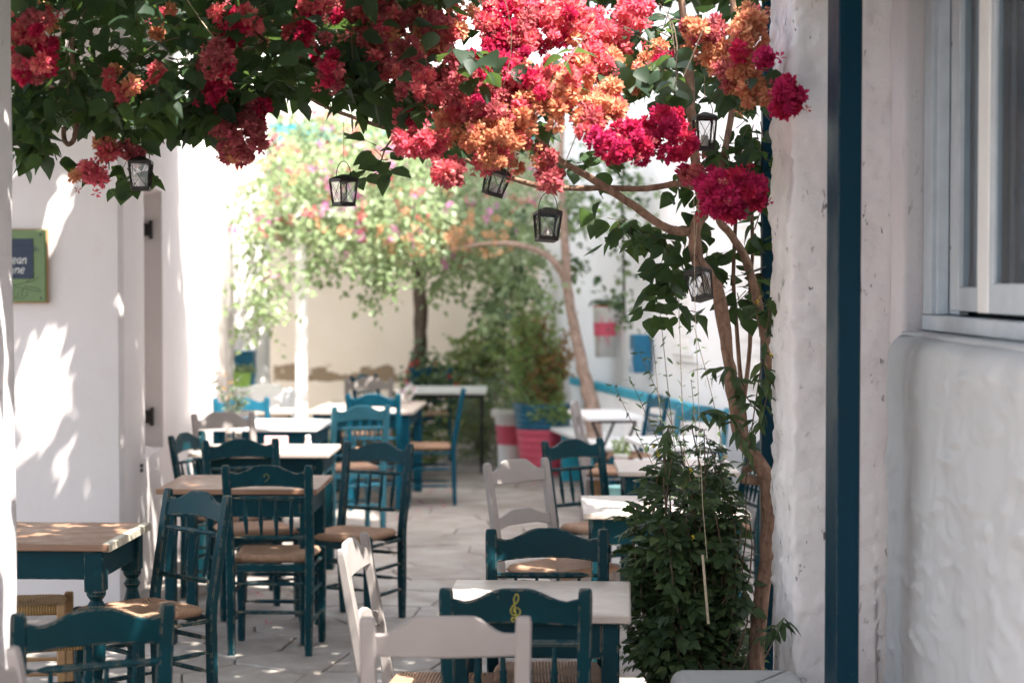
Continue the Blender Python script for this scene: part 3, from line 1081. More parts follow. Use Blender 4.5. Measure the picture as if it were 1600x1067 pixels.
def chair(label, kind, paint_key, foot, facing, H=None, emblem=None, seat='rush', group=None):
    """foot: ground point midway between the rear posts; facing: unit direction the sitter looks."""
    H = H or (.88 if kind == 'spindle' else .90)
    m = M[paint_key]
    rz = math.atan2(facing[1], facing[0]) - math.pi / 2
    c = thing("taverna_chair", label, "chair", (foot[0], foot[1], 0), rz, group or ("teal taverna chairs with turned spindles" if kind == 'spindle' else "grey ladder back taverna chairs"))
    K = (kind, paint_key, round(H, 3))
    for s in (-1, 1):
        put("rear_post", cached(K + ('post', s), lambda: post_mesh(s, H, m)), c)
        put("front_leg", cached(K + ('leg', s), lambda: leg_mesh(s, .345, m)), c)
    if kind == 'spindle':
        crest = put("crest_rail", cached(K + ('crest',), lambda: slat_mesh(crest_top(H), lambda u: H - .108 + .014 * (1 - u * u), m, "crest_rail")), c)
        z1, z0 = .728, .545
        for nm, z in (("mid_rail", z1), ("lower_rail", z0)):
            put(nm, cached(K + (nm,), lambda: bar_mesh((-px(z) + .012, py(z) - .005, z), (px(z) - .012, py(z) - .005, z), .0095, m, nm, 8, .12)), c)
        for k in range(4):
            x = (-1.5 + k) * .068
            put("spindle", cached(K + ('spindle', k), lambda: spindle_mesh(x, z0 + .006, z1 - .006, m)), c)
        if emblem:
            zc = H - .052
            data, mt, nm = (TREBLE, M['gold'], "treble_clef") if emblem == 'treble' else (BASS, M['gold_dim'], "bass_clef")
            bmx = bmesh.new()
            for st in data:
                pts = [(a_ * 1.0, py(zc + b_) - .014 - .0092, zc + b_) for a_, b_ in st]
                pts = smooth_path(pts, 5) if len(pts) > 2 else [Vector(q) for q in pts]
                tube_bm(pts, .0021, 5, bmx)
            put(nm, mesh_of(bmx, nm, mt), crest)
    else:
        put("crest_rail", cached(K + ('crest',), lambda: slat_mesh(lambda u: H - .042 + .046 * sm(.86, .34, abs(u)), lambda u: H - .098 - .002 * (1 - abs(u)), m, "crest_rail")), c)
        put("back_slat", cached(K + ('slat',), lambda: slat_mesh(lambda u: .655 + .030 * sm(.9, .25, abs(u)), lambda u: .605 + .012 * sm(.95, .5, abs(u)), m, "back_slat")), c)
    put("seat", cached(('seat', seat), lambda: seat_mesh(M[seat])), c)
    def fr():
        bm = box_bm(-.176, .176, .335, .353, .385, .420, .003)
        box_bm(-.160, .160, -.008, .008, .385, .420, .003, bm=bm)
        for s in (-1, 1):
            tube_bm([(s * .180, .012, .402), (s * .190, .33, .402)], .011, 6, bm)
        return mesh_of(bm, "seat_frame", m)
    put("seat_frame", cached(K + ('frame',), fr), c)
    for k, z in enumerate((.14, .27)):
        for s in (-1, 1):
            put("stretcher", cached(K + ('side', k, s), lambda: bar_mesh((s * .178, py(z) + .008, z + .01), (s * .191, .333, z + .01), .0085, m, "stretcher", 7, .15)), c)
        put("stretcher", cached(K + ('front', k), lambda: bar_mesh((-.18, .345, z + .05), (.18, .345, z + .05), .0085, m, "stretcher", 7, .15)), c)
        put("stretcher", cached(K + ('back', k), lambda: bar_mesh((-.165, py(z + .06), z + .06), (.165, py(z + .06), z + .06), .0085, m, "stretcher", 7, .15)), c)
    return c


def chair_top(label, kind, paint_key, top, a, **kw):
    """Placed by the midpoint (x, Y) of its back top; a: turn in degrees, 0 looks away from the camera, 90 to the right."""
    f = (math.sin(R(a)), math.cos(R(a)))
    return chair(label, kind, paint_key, (top[0] + .072 * f[0], top[1] + .072 * f[1]), f, **kw)


# front table group
chair_top("warm grey ladder back chair with plain crest nearest the camera beside the clef chair", 'ladder', 'gray', (-.160, 4.45), -1)
chair_top("teal chair with a gold treble clef on its crest at the front table", 'spindle', 'teal', (.010, 4.985), 1.5, emblem='treble')
chair_top("sunlit grey chair seen edge on at the left end of the front table", 'ladder', 'gray', (-.487, 5.76), 96)
chair_top("teal chair with plain crest on the far side of the front table", 'spindle', 'teal', (.118, 6.18), 180)
chair_top("grey ladder back chair turned towards the front table from behind the teal chair", 'ladder', 'gray', (.025, 8.38), 134)
# left near group
chair_top("teal chair at the lower left corner facing the turned leg table", 'spindle', 'teal', (-1.060, 4.68), -24)
chair_top("grey chair cut off by the lower left corner of the view", 'ladder', 'gray', (-1.105, 3.88), 94)
chair_top("teal chair with chipped edges turned side on beside the turned leg table, seat in sun", 'spindle', 'teal', (-1.245, 7.30), -137)
chair_top("teal chair with a rubbed bass clef on its crest at the brown table", 'spindle', 'teal', (-1.107, 8.37), 1.5, emblem='bass')
chair_top("teal chair standing in the aisle turned sideways to the brown table", 'spindle', 'teal', (-.690, 9.55), -153)
# right middle
chair_top("teal chair right of the grey ladder back at the pale table by the bush", 'spindle', 'teal', (.322, 9.76), 142)
# left middle
chair_top("teal chair facing the camera between the two brown tables on the left", 'spindle', 'teal', (-1.430, 9.76), 158)
chair_top("teal chair against the left house wall seen from its side by the second brown table", 'spindle', 'teal', (-1.785, 10.18), 106)
chair_top("pinkish grey chair behind the second brown table below the vase", 'ladder', 'gray', (-1.79, 11.50), 150)
chair_top("teal chair behind the left white topped table beside the cushion", 'spindle', 'teal_lit', (-1.95, 13.35), 160)
chair_top("pale lit teal chair with light crest in front of the large table", 'spindle', 'teal_pale_lit', (-1.015, 12.45), -24)
chair_top("bright teal chair pushed in at the front of the large table", 'spindle', 'teal_lit', (-1.032, 13.78), 2)
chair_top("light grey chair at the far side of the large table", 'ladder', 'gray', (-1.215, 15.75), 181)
chair_top("bright teal chair seen side on at the right end of the large table", 'spindle', 'teal_lit', (-.385, 14.38), -92)
chair_top("blue teal chair behind the far white table in front of the shrubs", 'spindle', 'teal_lit', (-.79, 18.2), 180)
chair_top("teal chair almost hidden behind the light grey chair by the cream wall", 'spindle', 'teal_lit', (-1.33, 16.7), 120)
# right far
chair_top("teal chair turned sideways against the board bench by the folding table", 'spindle', 'teal_lit', (1.075, 13.65), -105)
chair_top("pale grey teal chair behind the near white table on the right", 'ladder', 'teal_pale_lit', (1.235, 12.05), -140)
chair_top("grey chair right of the big pink pot behind the teal chair", 'ladder', 'gray', (.43, 12.5), 97)
chair_top("teal chair mostly hidden by the bush near the bent trunk", 'spindle', 'teal', (1.30, 9.7), -100)


# ------------------------------------------------------------------ stools
def stool(label, mat, loc, rz, w=.15, h=.46, seat='rush_gold'):
    t = thing("rush_stool", label, "stool", loc, rz, "rush seated stools")
    for sx in (-1, 1):
        for sy in (-1, 1):
            box("leg", mat, t, sx * w - .017, sx * w + .017, sy * w - .017, sy * w + .017, 0, h + .01, .005)
    sb_ = seat_mesh(M[seat], 3, w - .004, w - .004, .175 - w + .004, .175 + w - .004)
    put("seat", sb_, t, (0, -.175, h - .455))
    for z in (.14, .26):
        for s in (-1, 1):
            put("stretcher", bar_mesh((-w + .015, s * w, z), (w - .015, s * w, z), .008, mat, "stretcher", 6), t)
            put("stretcher", bar_mesh((s * w, -w + .015, z + .03), (s * w, w - .015, z + .03), .008, mat, "stretcher", 6), t)
    return t


stool("raw wood stool with golden rush seat under the turned leg table", M['wood_raw'], (-1.90, 7.22, 0), R(8))
stool("dark teal stool with golden rush seat in front of the turned leg table", M['teal'], (-1.64, 6.50, 0), R(20), .13)
stool("raw wood rush stool holding a small white plant pot by the folding table", M['wood_raw'], (.74, 12.62, 0), R(-6), .16, .45, 'rush')


# ------------------------------------------------------------------ tables
def table(label, loc, rz, w, d, h, top_mat, base_mat, leg='square', apron=.11, top_t=.026, over=.035, lw=.026, name="taverna_table", nplank=0):
    t = thing(name, label, "table", loc, rz, "taverna tables")
    z0 = h - top_t
    if nplank:
        pw = d / nplank
        for i in range(nplank):
            box("top_plank", top_mat, t, -w / 2, w / 2, -d / 2 + i * pw + .001, -d / 2 + (i + 1) * pw - .001, z0, h, .004)
    else:
        box("tabletop", top_mat, t, -w / 2, w / 2, -d / 2, d / 2, z0, h, .005, 2)
    ix, iy = w / 2 - over - lw, d / 2 - over - lw
    for s in (-1, 1):
        box("apron", base_mat, t, -ix + lw, ix - lw, min(s * iy - .011 + s * .01, s * iy + .011 + s * .01), max(s * iy - .011 + s * .01, s * iy + .011 + s * .01), z0 - apron, z0 - .001, .002)
        box("apron", base_mat, t, min(s * ix - .011 + s * .01, s * ix + .011 + s * .01), max(s * ix - .011 + s * .01, s * ix + .011 + s * .01), -iy + lw, iy - lw, z0 - apron, z0 - .001, .002)
    for sx in (-1, 1):
        for sy in (-1, 1):
            if leg == 'square':
                put("leg", cached(('tleg', base_mat.name, lw, round(z0, 3)), lambda: mesh_of(box_bm(-lw, lw, -lw, lw, 0, z0 - .002, .004), "leg", base_mat)), t, (sx * ix, sy * iy, 0))
            else:
                def turned():
                    b = box_bm(-.036, .036, -.036, .036, z0 - apron - .045, z0 - .002, .003)
                    prof = [(.020, 0), (.024, .02), (.026, .10), (.022, .16), (.030, .20), (.020, .235), (.032, .30), (.036, .38), (.034, .44), (.022, .485), (.034, .505), (.022, .525), (.036, .545), (.036, .566), (.030, z0 - apron - .045)]
                    lathe_bm(prof, 14, b)
                    return mesh_of(b, "leg", base_mat)
                put("leg", cached(('turned', base_mat.name), turned), t, (sx * ix, sy * iy, 0))
    return t


table("pale topped teal table at the front right beside the bush", (.082, 5.675, 0), R(-3.5), .565, .62, .74, M['wood_pale_sheen'], M['teal'])
t2 = table("brown table with turned teal legs at the left under the sun flecks", (-1.84, 7.14, 0), R(-3), .74, .64, .74, M['wood'], M['teal'], 'turned')
clipm = mesh_of(box_bm(.345, .376, -.31, .31, .711, .7435, .003), "edge_clip", simple("pale_edge", (.5, .45, .36), .5, var=.3, scale=40))  # pale strip along the right edge of the tabletop
put("edge_clip", clipm, t2)
table("brown topped teal table behind the bass clef chair", (-1.285, 8.975, 0), R(-1), .76, .65, .74, M['wood'], M['teal'])
table("sunlit wood topped teal table carrying jars and a white shaker", (-1.43, 10.78, 0), R(-1), .80, .62, .74, M['wood_pale_sheen'], M['teal'])
table("white topped teal table at the left in front of the cushion", (-1.65, 12.75, 0), R(-3), .74, .8, .74, M['white_top'], M['teal_lit'])
table("large pinkish topped bright teal table in the middle back", (-1.12, 14.58, 0), R(-2), .80, 1.25, .74, M['wood_pale_sheen'], M['teal_lit'], lw=.035)
t7 = table("narrow white topped table at the far end before the shrubs", (-.61, 16.95, 0), 0, .76, .9, .74, M['white_top'], M['black'], apron=.03, lw=.011)
table("pale wood topped teal table left of the bush", (.655, 8.06, 0), R(-1), .70, .66, .74, M['wood_pale_sheen'], M['teal'])
table("pale wood topped table second behind the bush on the right", (.86, 9.78, 0), R(-1), .62, .64, .74, M['wood_pale_sheen'], M['teal'])
table("small low wooden side table behind the left white table", (-1.815, 14.2, 0), 0, .30, .34, .735, M['wood_pale_sheen'], M['wood_pale_sheen'], apron=.06, lw=.018)


def folding_table(label, loc, rz, w, d):
    t = thing("folding_table", label, "table", loc, rz, "white folding tables on black crossed legs")
    box("tabletop", M['white_top'], t, -w / 2, w / 2, -d / 2, d / 2, .712, .74, .005, 2)
    for s in (-1, 1):
        y = s * (d / 2 - .06)
        for k in (-1, 1):
            put("leg", bar_mesh((-k * (w / 2 - .05), y + k * .012, .702), (k * (w / 2 - .07), y + k * .012, .01), .011, M['black'], "leg", 6), t)
        put("foot_bar", bar_mesh((-w / 2 + .05, y, .70), (w / 2 - .05, y, .70), .010, M['black'], "foot_bar", 6), t)
    for k in (-1, 1):
        put("stretcher", bar_mesh((k * (w / 2 - .12), -d / 2 + .06, .12), (k * (w / 2 - .12), d / 2 - .06, .12), .008, M['black'], "stretcher", 6), t)
    return t


folding_table("white folding table with black crossed legs right of the pink pot", (.690, 13.75, 0), R(8), .42, .82)
folding_table("white folding table behind the yellow flowered bush top", (.985, 11.3, 0), R(8), .46, .78)


# ------------------------------------------------------------------ table ware
def shaker(label, loc):
    o = put("salt_shaker", mesh_of(lathe_bm([(.018, 0), (.021, .01), (.019, .05), (.014, .065), (.017, .07), (.013, .088)], 14), "salt_shaker", M['white_pot'], True), None, loc)
    tag(o, label, "shaker")


shaker("white shaker on the right end of the second brown table", (-1.175, 10.66, .741))
for i, (dx, lab) in enumerate(((0, "glass jar with a white lid left on the second brown table"), (.055, "glass jar with a white lid right beside its twin on the second brown table"))):
    j = thing("storage_jar", lab, "jar", (-1.66 + dx, 10.86, .741), 0, "lidded glass jars")
    put("glass", mesh_of(lathe_bm([(.020, 0), (.022, .005), (.022, .075), (.018, .085)], 14), "glass", M['lpane'], True), j)
    put("contents", mesh_of(lathe_bm([(.0185, .004), (.019, .05)], 12), "contents", M['twine'], True), j)
    put("lid", mesh_of(lathe_bm([(.021, .086), (.021, .102), (.018, .106)], 14), "lid", M['white_pot'], True), j)
mb = put("menu_holder", mesh_of(box_bm(-.07, .07, -.008, .008, 0, .055, .003), "menu_holder", simple("pale_pink_card", (.62, .42, .42), .6)), None, (-1.40, 11.0, .741))
tag(mb, "small pale pink card standing on the second brown table", "card")

# ------------------------------------------------------------------ vegetation helpers
def leaf_template(rows, fold=.25, droop=.18, curl=0.0):
    """rows: (y, half width) from stalk to tip; returns vertices and triangles of one folded blade."""
    v, f = [], []
    n = len(rows)
    for y, w in rows:
        z = -droop * y * y
        v += [(-w, y, z + fold * w + curl * w * w * 6), (0, y, z), (w, y, z + fold * w + curl * w * w * 6)]
    for i in range(n - 1):
        a, b = i * 3, (i + 1) * 3
        for k in (0, 1):
            f += [(a + k, a + k + 1, b + k + 1), (a + k, b + k + 1, b + k)]
    return np.array(v, float), np.array(f, int)


OVATE = [(0, .02), (.08, .22), (.28, .40), (.5, .37), (.75, .20), (1.0, .01)]
LEAF_T = [leaf_template(OVATE, .25, .15), leaf_template(OVATE, .45, .28), leaf_template(OVATE, .10, .32, .1), leaf_template([(0, .02), (.1, .25), (.3, .44), (.55, .38), (.78, .19), (1, .01)], .3, .05), leaf_template(OVATE, -.2, .2)]
NARROW_T = [leaf_template([(0, .02), (.35, .16), (.7, .12), (1, .01)], .3, .2), leaf_template([(0, .02), (.35, .14), (.7, .11), (1, .01)], .2, .45)]
SMALL_T = [leaf_template([(0, .02), (.3, .36), (.65, .28), (1, .02)], .25, .15), leaf_template([(0, .02), (.3, .33), (.65, .3), (1, .02)], .4, .3)]


def merge(tpls):
    vs, fs, o = [], [], 0
    for v, f in tpls:
        vs.append(v); fs.append(f + o); o += len(v)
    return np.vstack(vs), np.vstack(fs)


def place(t, pos, yaw, scale, pitch=0.0):
    v, f = t
    m = Matrix.Translation(pos) @ Matrix.Rotation(yaw, 4, 'Z') @ Matrix.Rotation(pitch, 4, 'X')
    a = np.array(m)[:3, :]
    return (v * scale) @ a[:, :3].T + a[:, 3], f


def lobed():
    """Leaf with a cut outline, as a tomato leaflet has."""
    rows = [(0, .03), (.10, .24), (.2, .22), (.32, .40), (.45, .27), (.56, .34), (.7, .16), (.8, .18), (1, .01)]
    return leaf_template(rows, .18, .25)


def compound(n=5, seed=0):
    r = random.Random(seed)
    parts = [place(lobed(), (0, .62, -.07), r.uniform(-.15, .15), .5)]
    for i in range(n // 2):
        y = .16 + .2 * i
        for s in (-1, 1):
            parts.append(place(lobed(), (s * .02, y, -.02), s * -r.uniform(.8, 1.2), .36 + .05 * i, r.uniform(-.25, .1)))
    st = (np.array([(-.008, 0, 0), (.008, 0, 0), (.005, .7, -.07), (-.005, .7, -.07)]), np.array([(0, 1, 2), (0, 2, 3)]))
    return merge(parts + [st])


COMP_T = [compound(5, 1), compound(7, 2), compound(5, 3)]


def pom_template(n=30, seed=0, flat=1.0):
    r = random.Random(seed)
    vs, fs = [], []
    for i in range(n):
        z = 1 - 1.75 * (i + .5) / n
        ph = i * 2.39996 + r.uniform(-.3, .3)
        q = math.sqrt(max(0, 1 - z * z))
        d = Vector((q * math.cos(ph), q * math.sin(ph), z)) + Vector((r.uniform(-.2, .2), r.uniform(-.2, .2), r.uniform(-.2, .2)))
        d.normalize()
        a, b = frame_at(None, d)
        tw = r.uniform(0, math.pi)
        s = a * math.cos(tw) + b * math.sin(tw)
        nn = d.cross(s)
        L = r.uniform(.82, 1.12)
        w = r.uniform(.13, .23) if n > 20 else r.uniform(.2, .3)
        cup = r.uniform(-.12, .22)
        o = len(vs)
        P = [d * .15, d * .72 * L - s * w + nn * cup, d * .72 * L + s * w + nn * cup, d * .66 * L - nn * .06, d * L * .97 + nn * r.uniform(-.2, .2) + s * r.uniform(-.1, .1)]
        vs += [(p_.x, p_.y, p_.z * flat) for p_ in P]
        fs += [(o, o + 3, o + 1), (o, o + 2, o + 3), (o + 1, o + 3, o + 4), (o + 3, o + 2, o + 4)]
    return np.array(vs), np.array(fs)


POM_T = [pom_template(56, 1), pom_template(50, 2, .9), pom_template(60, 3), pom_template(46, 4)]
BLOSSOM_T = [pom_template(9, 5), pom_template(8, 6)]
STAR_T = [pom_template(6, 8, .5)]


def basis(dirs, nrm):
    y = dirs / np.linalg.norm(dirs, axis=1, keepdims=True)
    x = np.cross(y, nrm)
    ln = np.linalg.norm(x, axis=1, keepdims=True)
    x = np.where(ln < 1e-4, np.array([[1.0, 0, 0]]), x / np.maximum(ln, 1e-6))
    z = np.cross(x, y)
    return np.stack([x, y, z], axis=2)


def tri_mesh(name, v, f, mats, mi=None, smooth=False):
    me = bpy.data.meshes.new(name)
    me.vertices.add(len(v)); me.vertices.foreach_set("co", np.asarray(v, np.float32).ravel())
    me.loops.add(len(f) * 3); me.loops.foreach_set("vertex_index", np.asarray(f, np.int32).ravel())
    me.polygons.add(len(f)); me.polygons.foreach_set("loop_start", np.arange(0, len(f) * 3, 3, dtype=np.int32))
    if mi is not None: me.polygons.foreach_set("material_index", np.asarray(mi, np.int32))
    if smooth: me.polygons.foreach_set("use_smooth", np.ones(len(f), bool))
    for m in mats: me.materials.append(m)
    me.update(calc_edges=True)
    return me


class Foliage:
    """Collects blades (or blossoms) and hands them out as parts and one joined mass."""
    def __init__(self, templates, mats):
        self.t, self.mats = templates, mats
        self.n_main = len(templates) if len(templates) != 6 else 4
        self.pos, self.dir, self.nrm, self.s, self.k, self.m = [], [], [], [], [], []

    def add(self, p, d, n, s, m=0, k=None):
        self.pos.append(tuple(p)); self.dir.append(tuple(d)); self.nrm.append(tuple(n)); self.s.append(s)
        self.k.append(rng.randrange(self.n_main) if k is None else k); self.m.append(m)

    def build(self, root, part_name, mass_name, n_parts=0, key=None):
        N = len(self.pos)
        if not N: return
        pos = np.array(self.pos); B = basis(np.array(self.dir), np.array(self.nrm)); s = np.array(self.s)
        order = np.arange(N)
        if n_parts:
            kv = np.array([key(p) for p in self.pos])
            order = np.argsort(kv, kind='stable')
        chosen = order[:n_parts]
        for i in chosen:
            k, m = self.k[i], self.m[i]
            def mk():
                return tri_mesh(part_name, self.t[k][0], self.t[k][1], [self.mats[m]])
            me = cached((part_name, id(self), k, m), mk)
            mw = Matrix.Identity(4)
            for a in range(3):
                for b in range(3):
                    mw[a][b] = B[i][a, b] * s[i]
                mw[a][3] = pos[i][a] - root.location[a]
            put(part_name, me, root, mw=mw)
        rest = order[n_parts:]
        vs, fs, ms, o = [], [], [], 0
        karr, marr = np.array(self.k), np.array(self.m)
        for k in range(len(self.t)):
            tv, tf = self.t[k]
            for m in range(len(self.mats)):
                idx = rest[(karr[rest] == k) & (marr[rest] == m)]
                if not len(idx): continue
                V = np.einsum('nij,vj->nvi', B[idx], tv) * s[idx][:, None, None] + pos[idx][:, None, :]
                V = V - np.array(root.location)[None, None, :]
                n = len(idx)
                Fc = (tf[None] + (np.arange(n) * len(tv))[:, None, None] + o).reshape(-1, 3)
                vs.append(V.reshape(-1, 3)); fs.append(Fc); ms.append(np.full(len(Fc), m)); o += n * len(tv)
        if vs:
            put(mass_name, tri_mesh(mass_name, np.vstack(vs), np.vstack(fs), self.mats, np.concatenate(ms)), root, kind="stuff")


def putw(name, bm_or_me, root, mat=None, smooth=True, kind=None):
    me = bm_or_me if isinstance(bm_or_me, bpy.types.Mesh) else mesh_of(bm_or_me, name, mat, smooth)
    return put(name, me, root, loc=tuple(-c for c in root.location), kind=kind)


def rand_dir(r=rng):
    while True:
        v = Vector((r.uniform(-1, 1), r.uniform(-1, 1), r.uniform(-1, 1)))
        if .05 < v.length < 1: return v.normalized()


# ------------------------------------------------------------------ the bougainvillea overhead
bg = thing("bougainvillea", "large bougainvillea with red, pink and orange bracts arching over the courtyard", "climbing plant", (.80, 6.12, 0))
YT = 6.12
def tp(u, v, Y=YT): return at(u, v, Y)

trunk_pts = [Vector((.785, 6.12, 0)), Vector((.795, 6.10, .25)), tp(1180, 1040), tp(1194, 900), tp(1203, 800), tp(1194, 735), tp(1163, 692), tp(1146, 625), tp(1138, 560), tp(1130, 500), tp(1117, 448), tp(1090, 405), tp(1086, 365), tp(1098, 325), tp(1092, 285), tp(1085, 240), tp(1080, 170), tp(1072, 60), tp(1050, -80), tp(1000, -230)]
trad = [.034, .030, .028, .026, .025, .025, .024, .022, .021, .021, .021, .022, .023, .020, .018, .017, .016, .015, .012, .008]
tpath = smooth_path(trunk_pts, 4)
trads = np.interp(np.linspace(0, len(trad) - 1, len(tpath)), range(len(trad)), trad)
putw("trunk", tube_bm(tpath, list(trads), 12, wob=.42), bg, M['bark'])
BRANCHES = [
    ([(1086, 362, 6.12), (1045, 358, 6.1), (990, 322, 6.08), (945, 292, 6.05), (905, 268, 6.02), (872, 248, 6.0), (830, 200, 6.0), (760, 120, 6.1), (660, 40, 6.2), (540, -60, 6.3)], .0155, .007),
    ([(1088, 296, 6.12), (1062, 287, 6.12), (1010, 295, 6.12), (950, 294, 6.12), (880, 294, 6.15), (830, 288, 6.2), (760, 265, 6.25), (690, 230, 6.3), (640, 212, 6.35), (570, 190, 6.4), (495, 160, 6.45), (420, 110, 6.5), (330, 60, 6.6)], .011, .006),
    ([(1209, 600, 6.16), (1190, 500, 6.17), (1176, 440, 6.18), (1160, 395, 6.19), (1138, 362, 6.2), (1122, 335, 6.2), (1130, 250, 6.25), (1150, 120, 6.3), (1140, -60, 6.3)], .017, .010),
    ([(1199, 748, 6.16), (1182, 750, 6.13), (1160, 748, 6.10)], .016, .016),
    ([(1196, 722, 6.2), (1180, 728, 6.22), (1162, 735, 6.25)], .014, .013),
    ([(1168, 690, 6.3), (1158, 600, 6.32), (1150, 500, 6.33), (1146, 430, 6.34), (1150, 340, 6.36), (1160, 200, 6.4)], .008, .006),
    ([(1160, 640, 6.36), (1172, 540, 6.36), (1172, 450, 6.36), (1176, 380, 6.36), (1170, 200, 6.36)], .008, .006),
    ([(470, 22, 6.2), (430, 40, 6.15), (395, 70, 6.1), (368, 92, 6.1), (300, 130, 6.15), (240, 152, 6.2), (190, 172, 6.25), (140, 170, 6.3), (60, 120, 6.4)], .013, .009),
    ([(112, 60, 6.0), (116, 140, 5.95), (119, 190, 5.95), (116, 216, 5.95), (108, 226, 5.96), (100, 218, 5.98), (100, 200, 6.0)], .009, .008),
    ([(625, 206, 6.35), (606, 226, 6.38), (596, 250, 6.4), (590, 285, 6.4)], .004, .002),
    ([(760, 120, 6.1), (700, 150, 6.05), (640, 120, 6.1), (560, 60, 6.2)], .008, .005),
]
for pts, r0, r1 in BRANCHES:
    P_ = smooth_path([at(*q) for q in pts], 4)
    putw("branch", tube_bm(P_, list(np.linspace(r0, r1, len(P_))), 8, wob=.22), bg, M['bark'])

# outline of the hanging edge, in metres, from where leaves end
low_pts = [(-120, 200), (20, 235), (45, 240), (70, 215), (110, 185), (160, 205), (200, 235), (215, 255), (240, 205), (270, 215), (300, 210), (330, 225), (370, 185), (420, 165), (470, 160), (500, 150), (530, 172), (600, 195), (650, 210), (700, 255), (740, 240), (800, 250), (850, 225), (900, 165), (960, 150), (1010, 150), (1060, 190), (1110, 150), (1160, 190), (1210, 150), (1300, 40)]
LX = [(u - 800) / F * 6.2 for u, v in low_pts]
LZ = [CAM_Z + (443 - v) / F * 6.2 for u, v in low_pts]
def zlow(x, Y):
    z = float(np.interp(x * 6.2 / Y, LX, LZ))
    return z + .13 * max(0, Y - 6.3) + .03 * noise.noise(Vector((x * 9, Y * 5, 0)))


# gaps in the leaf roof: where the sun comes through to flecks on wall, table and chairs
GAPS = []
def gap(origin, e1, e2, r1, r2):
    """An elliptical lit patch on a surface; blades whose shadow would land in it are left out."""
    GAPS.append((Vector(origin), Vector(e1).normalized(), Vector(e2).normalized(), r1, r2))
ST = Vector((-.371, 0, -.928))
SX = Vector((.928, 0, -.371))
for (u, v, l, w) in ((118, 245, 60, 13), (86, 310, 55, 22), (70, 350, 26, 22), (52, 560, 95, 34), (112, 530, 45, 14), (48, 660, 70, 26), (98, 585, 20, 7), (122, 610, 26, 8), (95, 640, 14, 5), (116, 695, 22, 6), (105, 665, 9, 5), (96, 812, 22, 7), (125, 560, 22, 4), (40, 520, 40, 20), (140, 480, 16, 3)):
    gap(at(u, v, 9.58), ST, SX, l / 302, w / 302)
for (x, y, rx, ry) in ((-1.70, 7.36, .14, .035), (-1.60, 7.28, .06, .02), (-1.93, 6.93, .13, .05), (-1.82, 7.1, .05, .015), (-1.49, 7.2, .05, .10)):
    gap((x, y, .74), (1, 0, 0), (0, 1, 0), rx, ry)
for (x, y, z, rx, ry) in ((-1.43, 6.98, .46, .20, .06), (-1.52, 7.12, .46, .05, .06), (-1.47, 6.83, .5, .03, .08), (-1.50, 6.45, .25, .04, .05)):
    gap((x, y, z), (1, 0, 0), (0, 1, 0), rx, ry)
for (y, z, ry, rz) in ((5.08, 1.42, .045, .42), (5.03, 1.2, .03, .30), (5.13, 2.1, .012, .16), (5.05, 2.45, .012, .12), (5.10, .76, .06, .15), (5.15, 1.2, .015, .25)):
    gap((-1.39, y, z), (0, 1, 0), (0, 0, 1), ry, rz)
gap((-.46, 5.78, .77), (0, 1, 0), (0, 0, 1), .21, .16)
G_o = np.array([g[0] for g in GAPS]); G_a = np.array([g[1] for g in GAPS]); G_b = np.array([g[2] for g in GAPS])
G_n = np.cross(G_a, G_b); G_r = np.array([(g[3], g[4]) for g in GAPS])
SD = np.array(SUN_D)
def in_gap(p, pad=.012):
    p = np.array(p)
    t = ((G_o - p) * G_n).sum(1) / (G_n @ SD)
    h = p + t[:, None] * SD - G_o
    a = (h * G_a).sum(1) / (G_r[:, 0] + pad); b = (h * G_b).sum(1) / (G_r[:, 1] + pad)
    return bool(((t > 0) & (a * a + b * b < 1)).any())


def sun_lane(p):
    """Keeps the way clear above the sunlit flower mass."""
    h = p[2] - 2.15
    if h < .25: return False
    x, y = p[0] - .4 * h, p[1] + .33 * h
    return -.34 < x < .56 and 5.0 < y < 6.8


leaves = Foliage(LEAF_T, [M['leaf']])
twig_bm = bmesh.new()
def shoot(p, d, length, size, step, ok, fol=leaves, twig=None, grav=.35, m=0, jit=.5):
    p = Vector(p); d = Vector(d).normalized()
    n = max(2, int(length / step))
    path = [p.copy()]
    side = rng.choice((-1, 1))
    for i in range(n):
        d = (d + Vector((rng.uniform(-.15, .15), rng.uniform(-.15, .15), rng.uniform(-.12, .08) - grav * .12))).normalized()
        p = p + d * step
        path.append(p.copy())
        side = -side
        a, b = frame_at(p, d)
        ld = (d * .35 + a * side * .8 + Vector((0, 0, -.25)) + rand_dir() * jit)
        nn = Vector((rng.uniform(-.5, .5), rng.uniform(-.9, .1), 1.0)) + rand_dir() * .6
        q = p + ld.normalized() * .012
        if ok(q):
            fol.add(q, ld, nn, size * rng.uniform(.7, 1.25), m)
    if twig is not None and len(path) > 2 and ok(path[-1]):
        rng.random() < .55 and tube_bm(path[::2] + [path[-1]], [.0019] * (len(path[::2])) + [.0010], 4, twig, cap=False)


# 1 the part of the roof that hangs into view
def ok_front(q):
    return q.z > zlow(q.x, q.y) and not in_gap(q) and not sun_lane(q)
for _ in range(700):
    u = rng.uniform(-60, 1180)
    Y = rng.uniform(5.55, 7.3)
    if u > 560 and rng.random() < .45: continue
    x = (u - 800) / F * Y
    lo = zlow(x, Y)
    z = lo + .02 + rng.random() ** 1.2 * max(.1, 3.0 - lo)
    d = Vector((rng.uniform(-1, 1), rng.uniform(-.9, .5), rng.uniform(-.7, .3)))
    shoot((x, Y, z), d, rng.uniform(.18, .42), .068, .034, ok_front, twig=twig_bm)
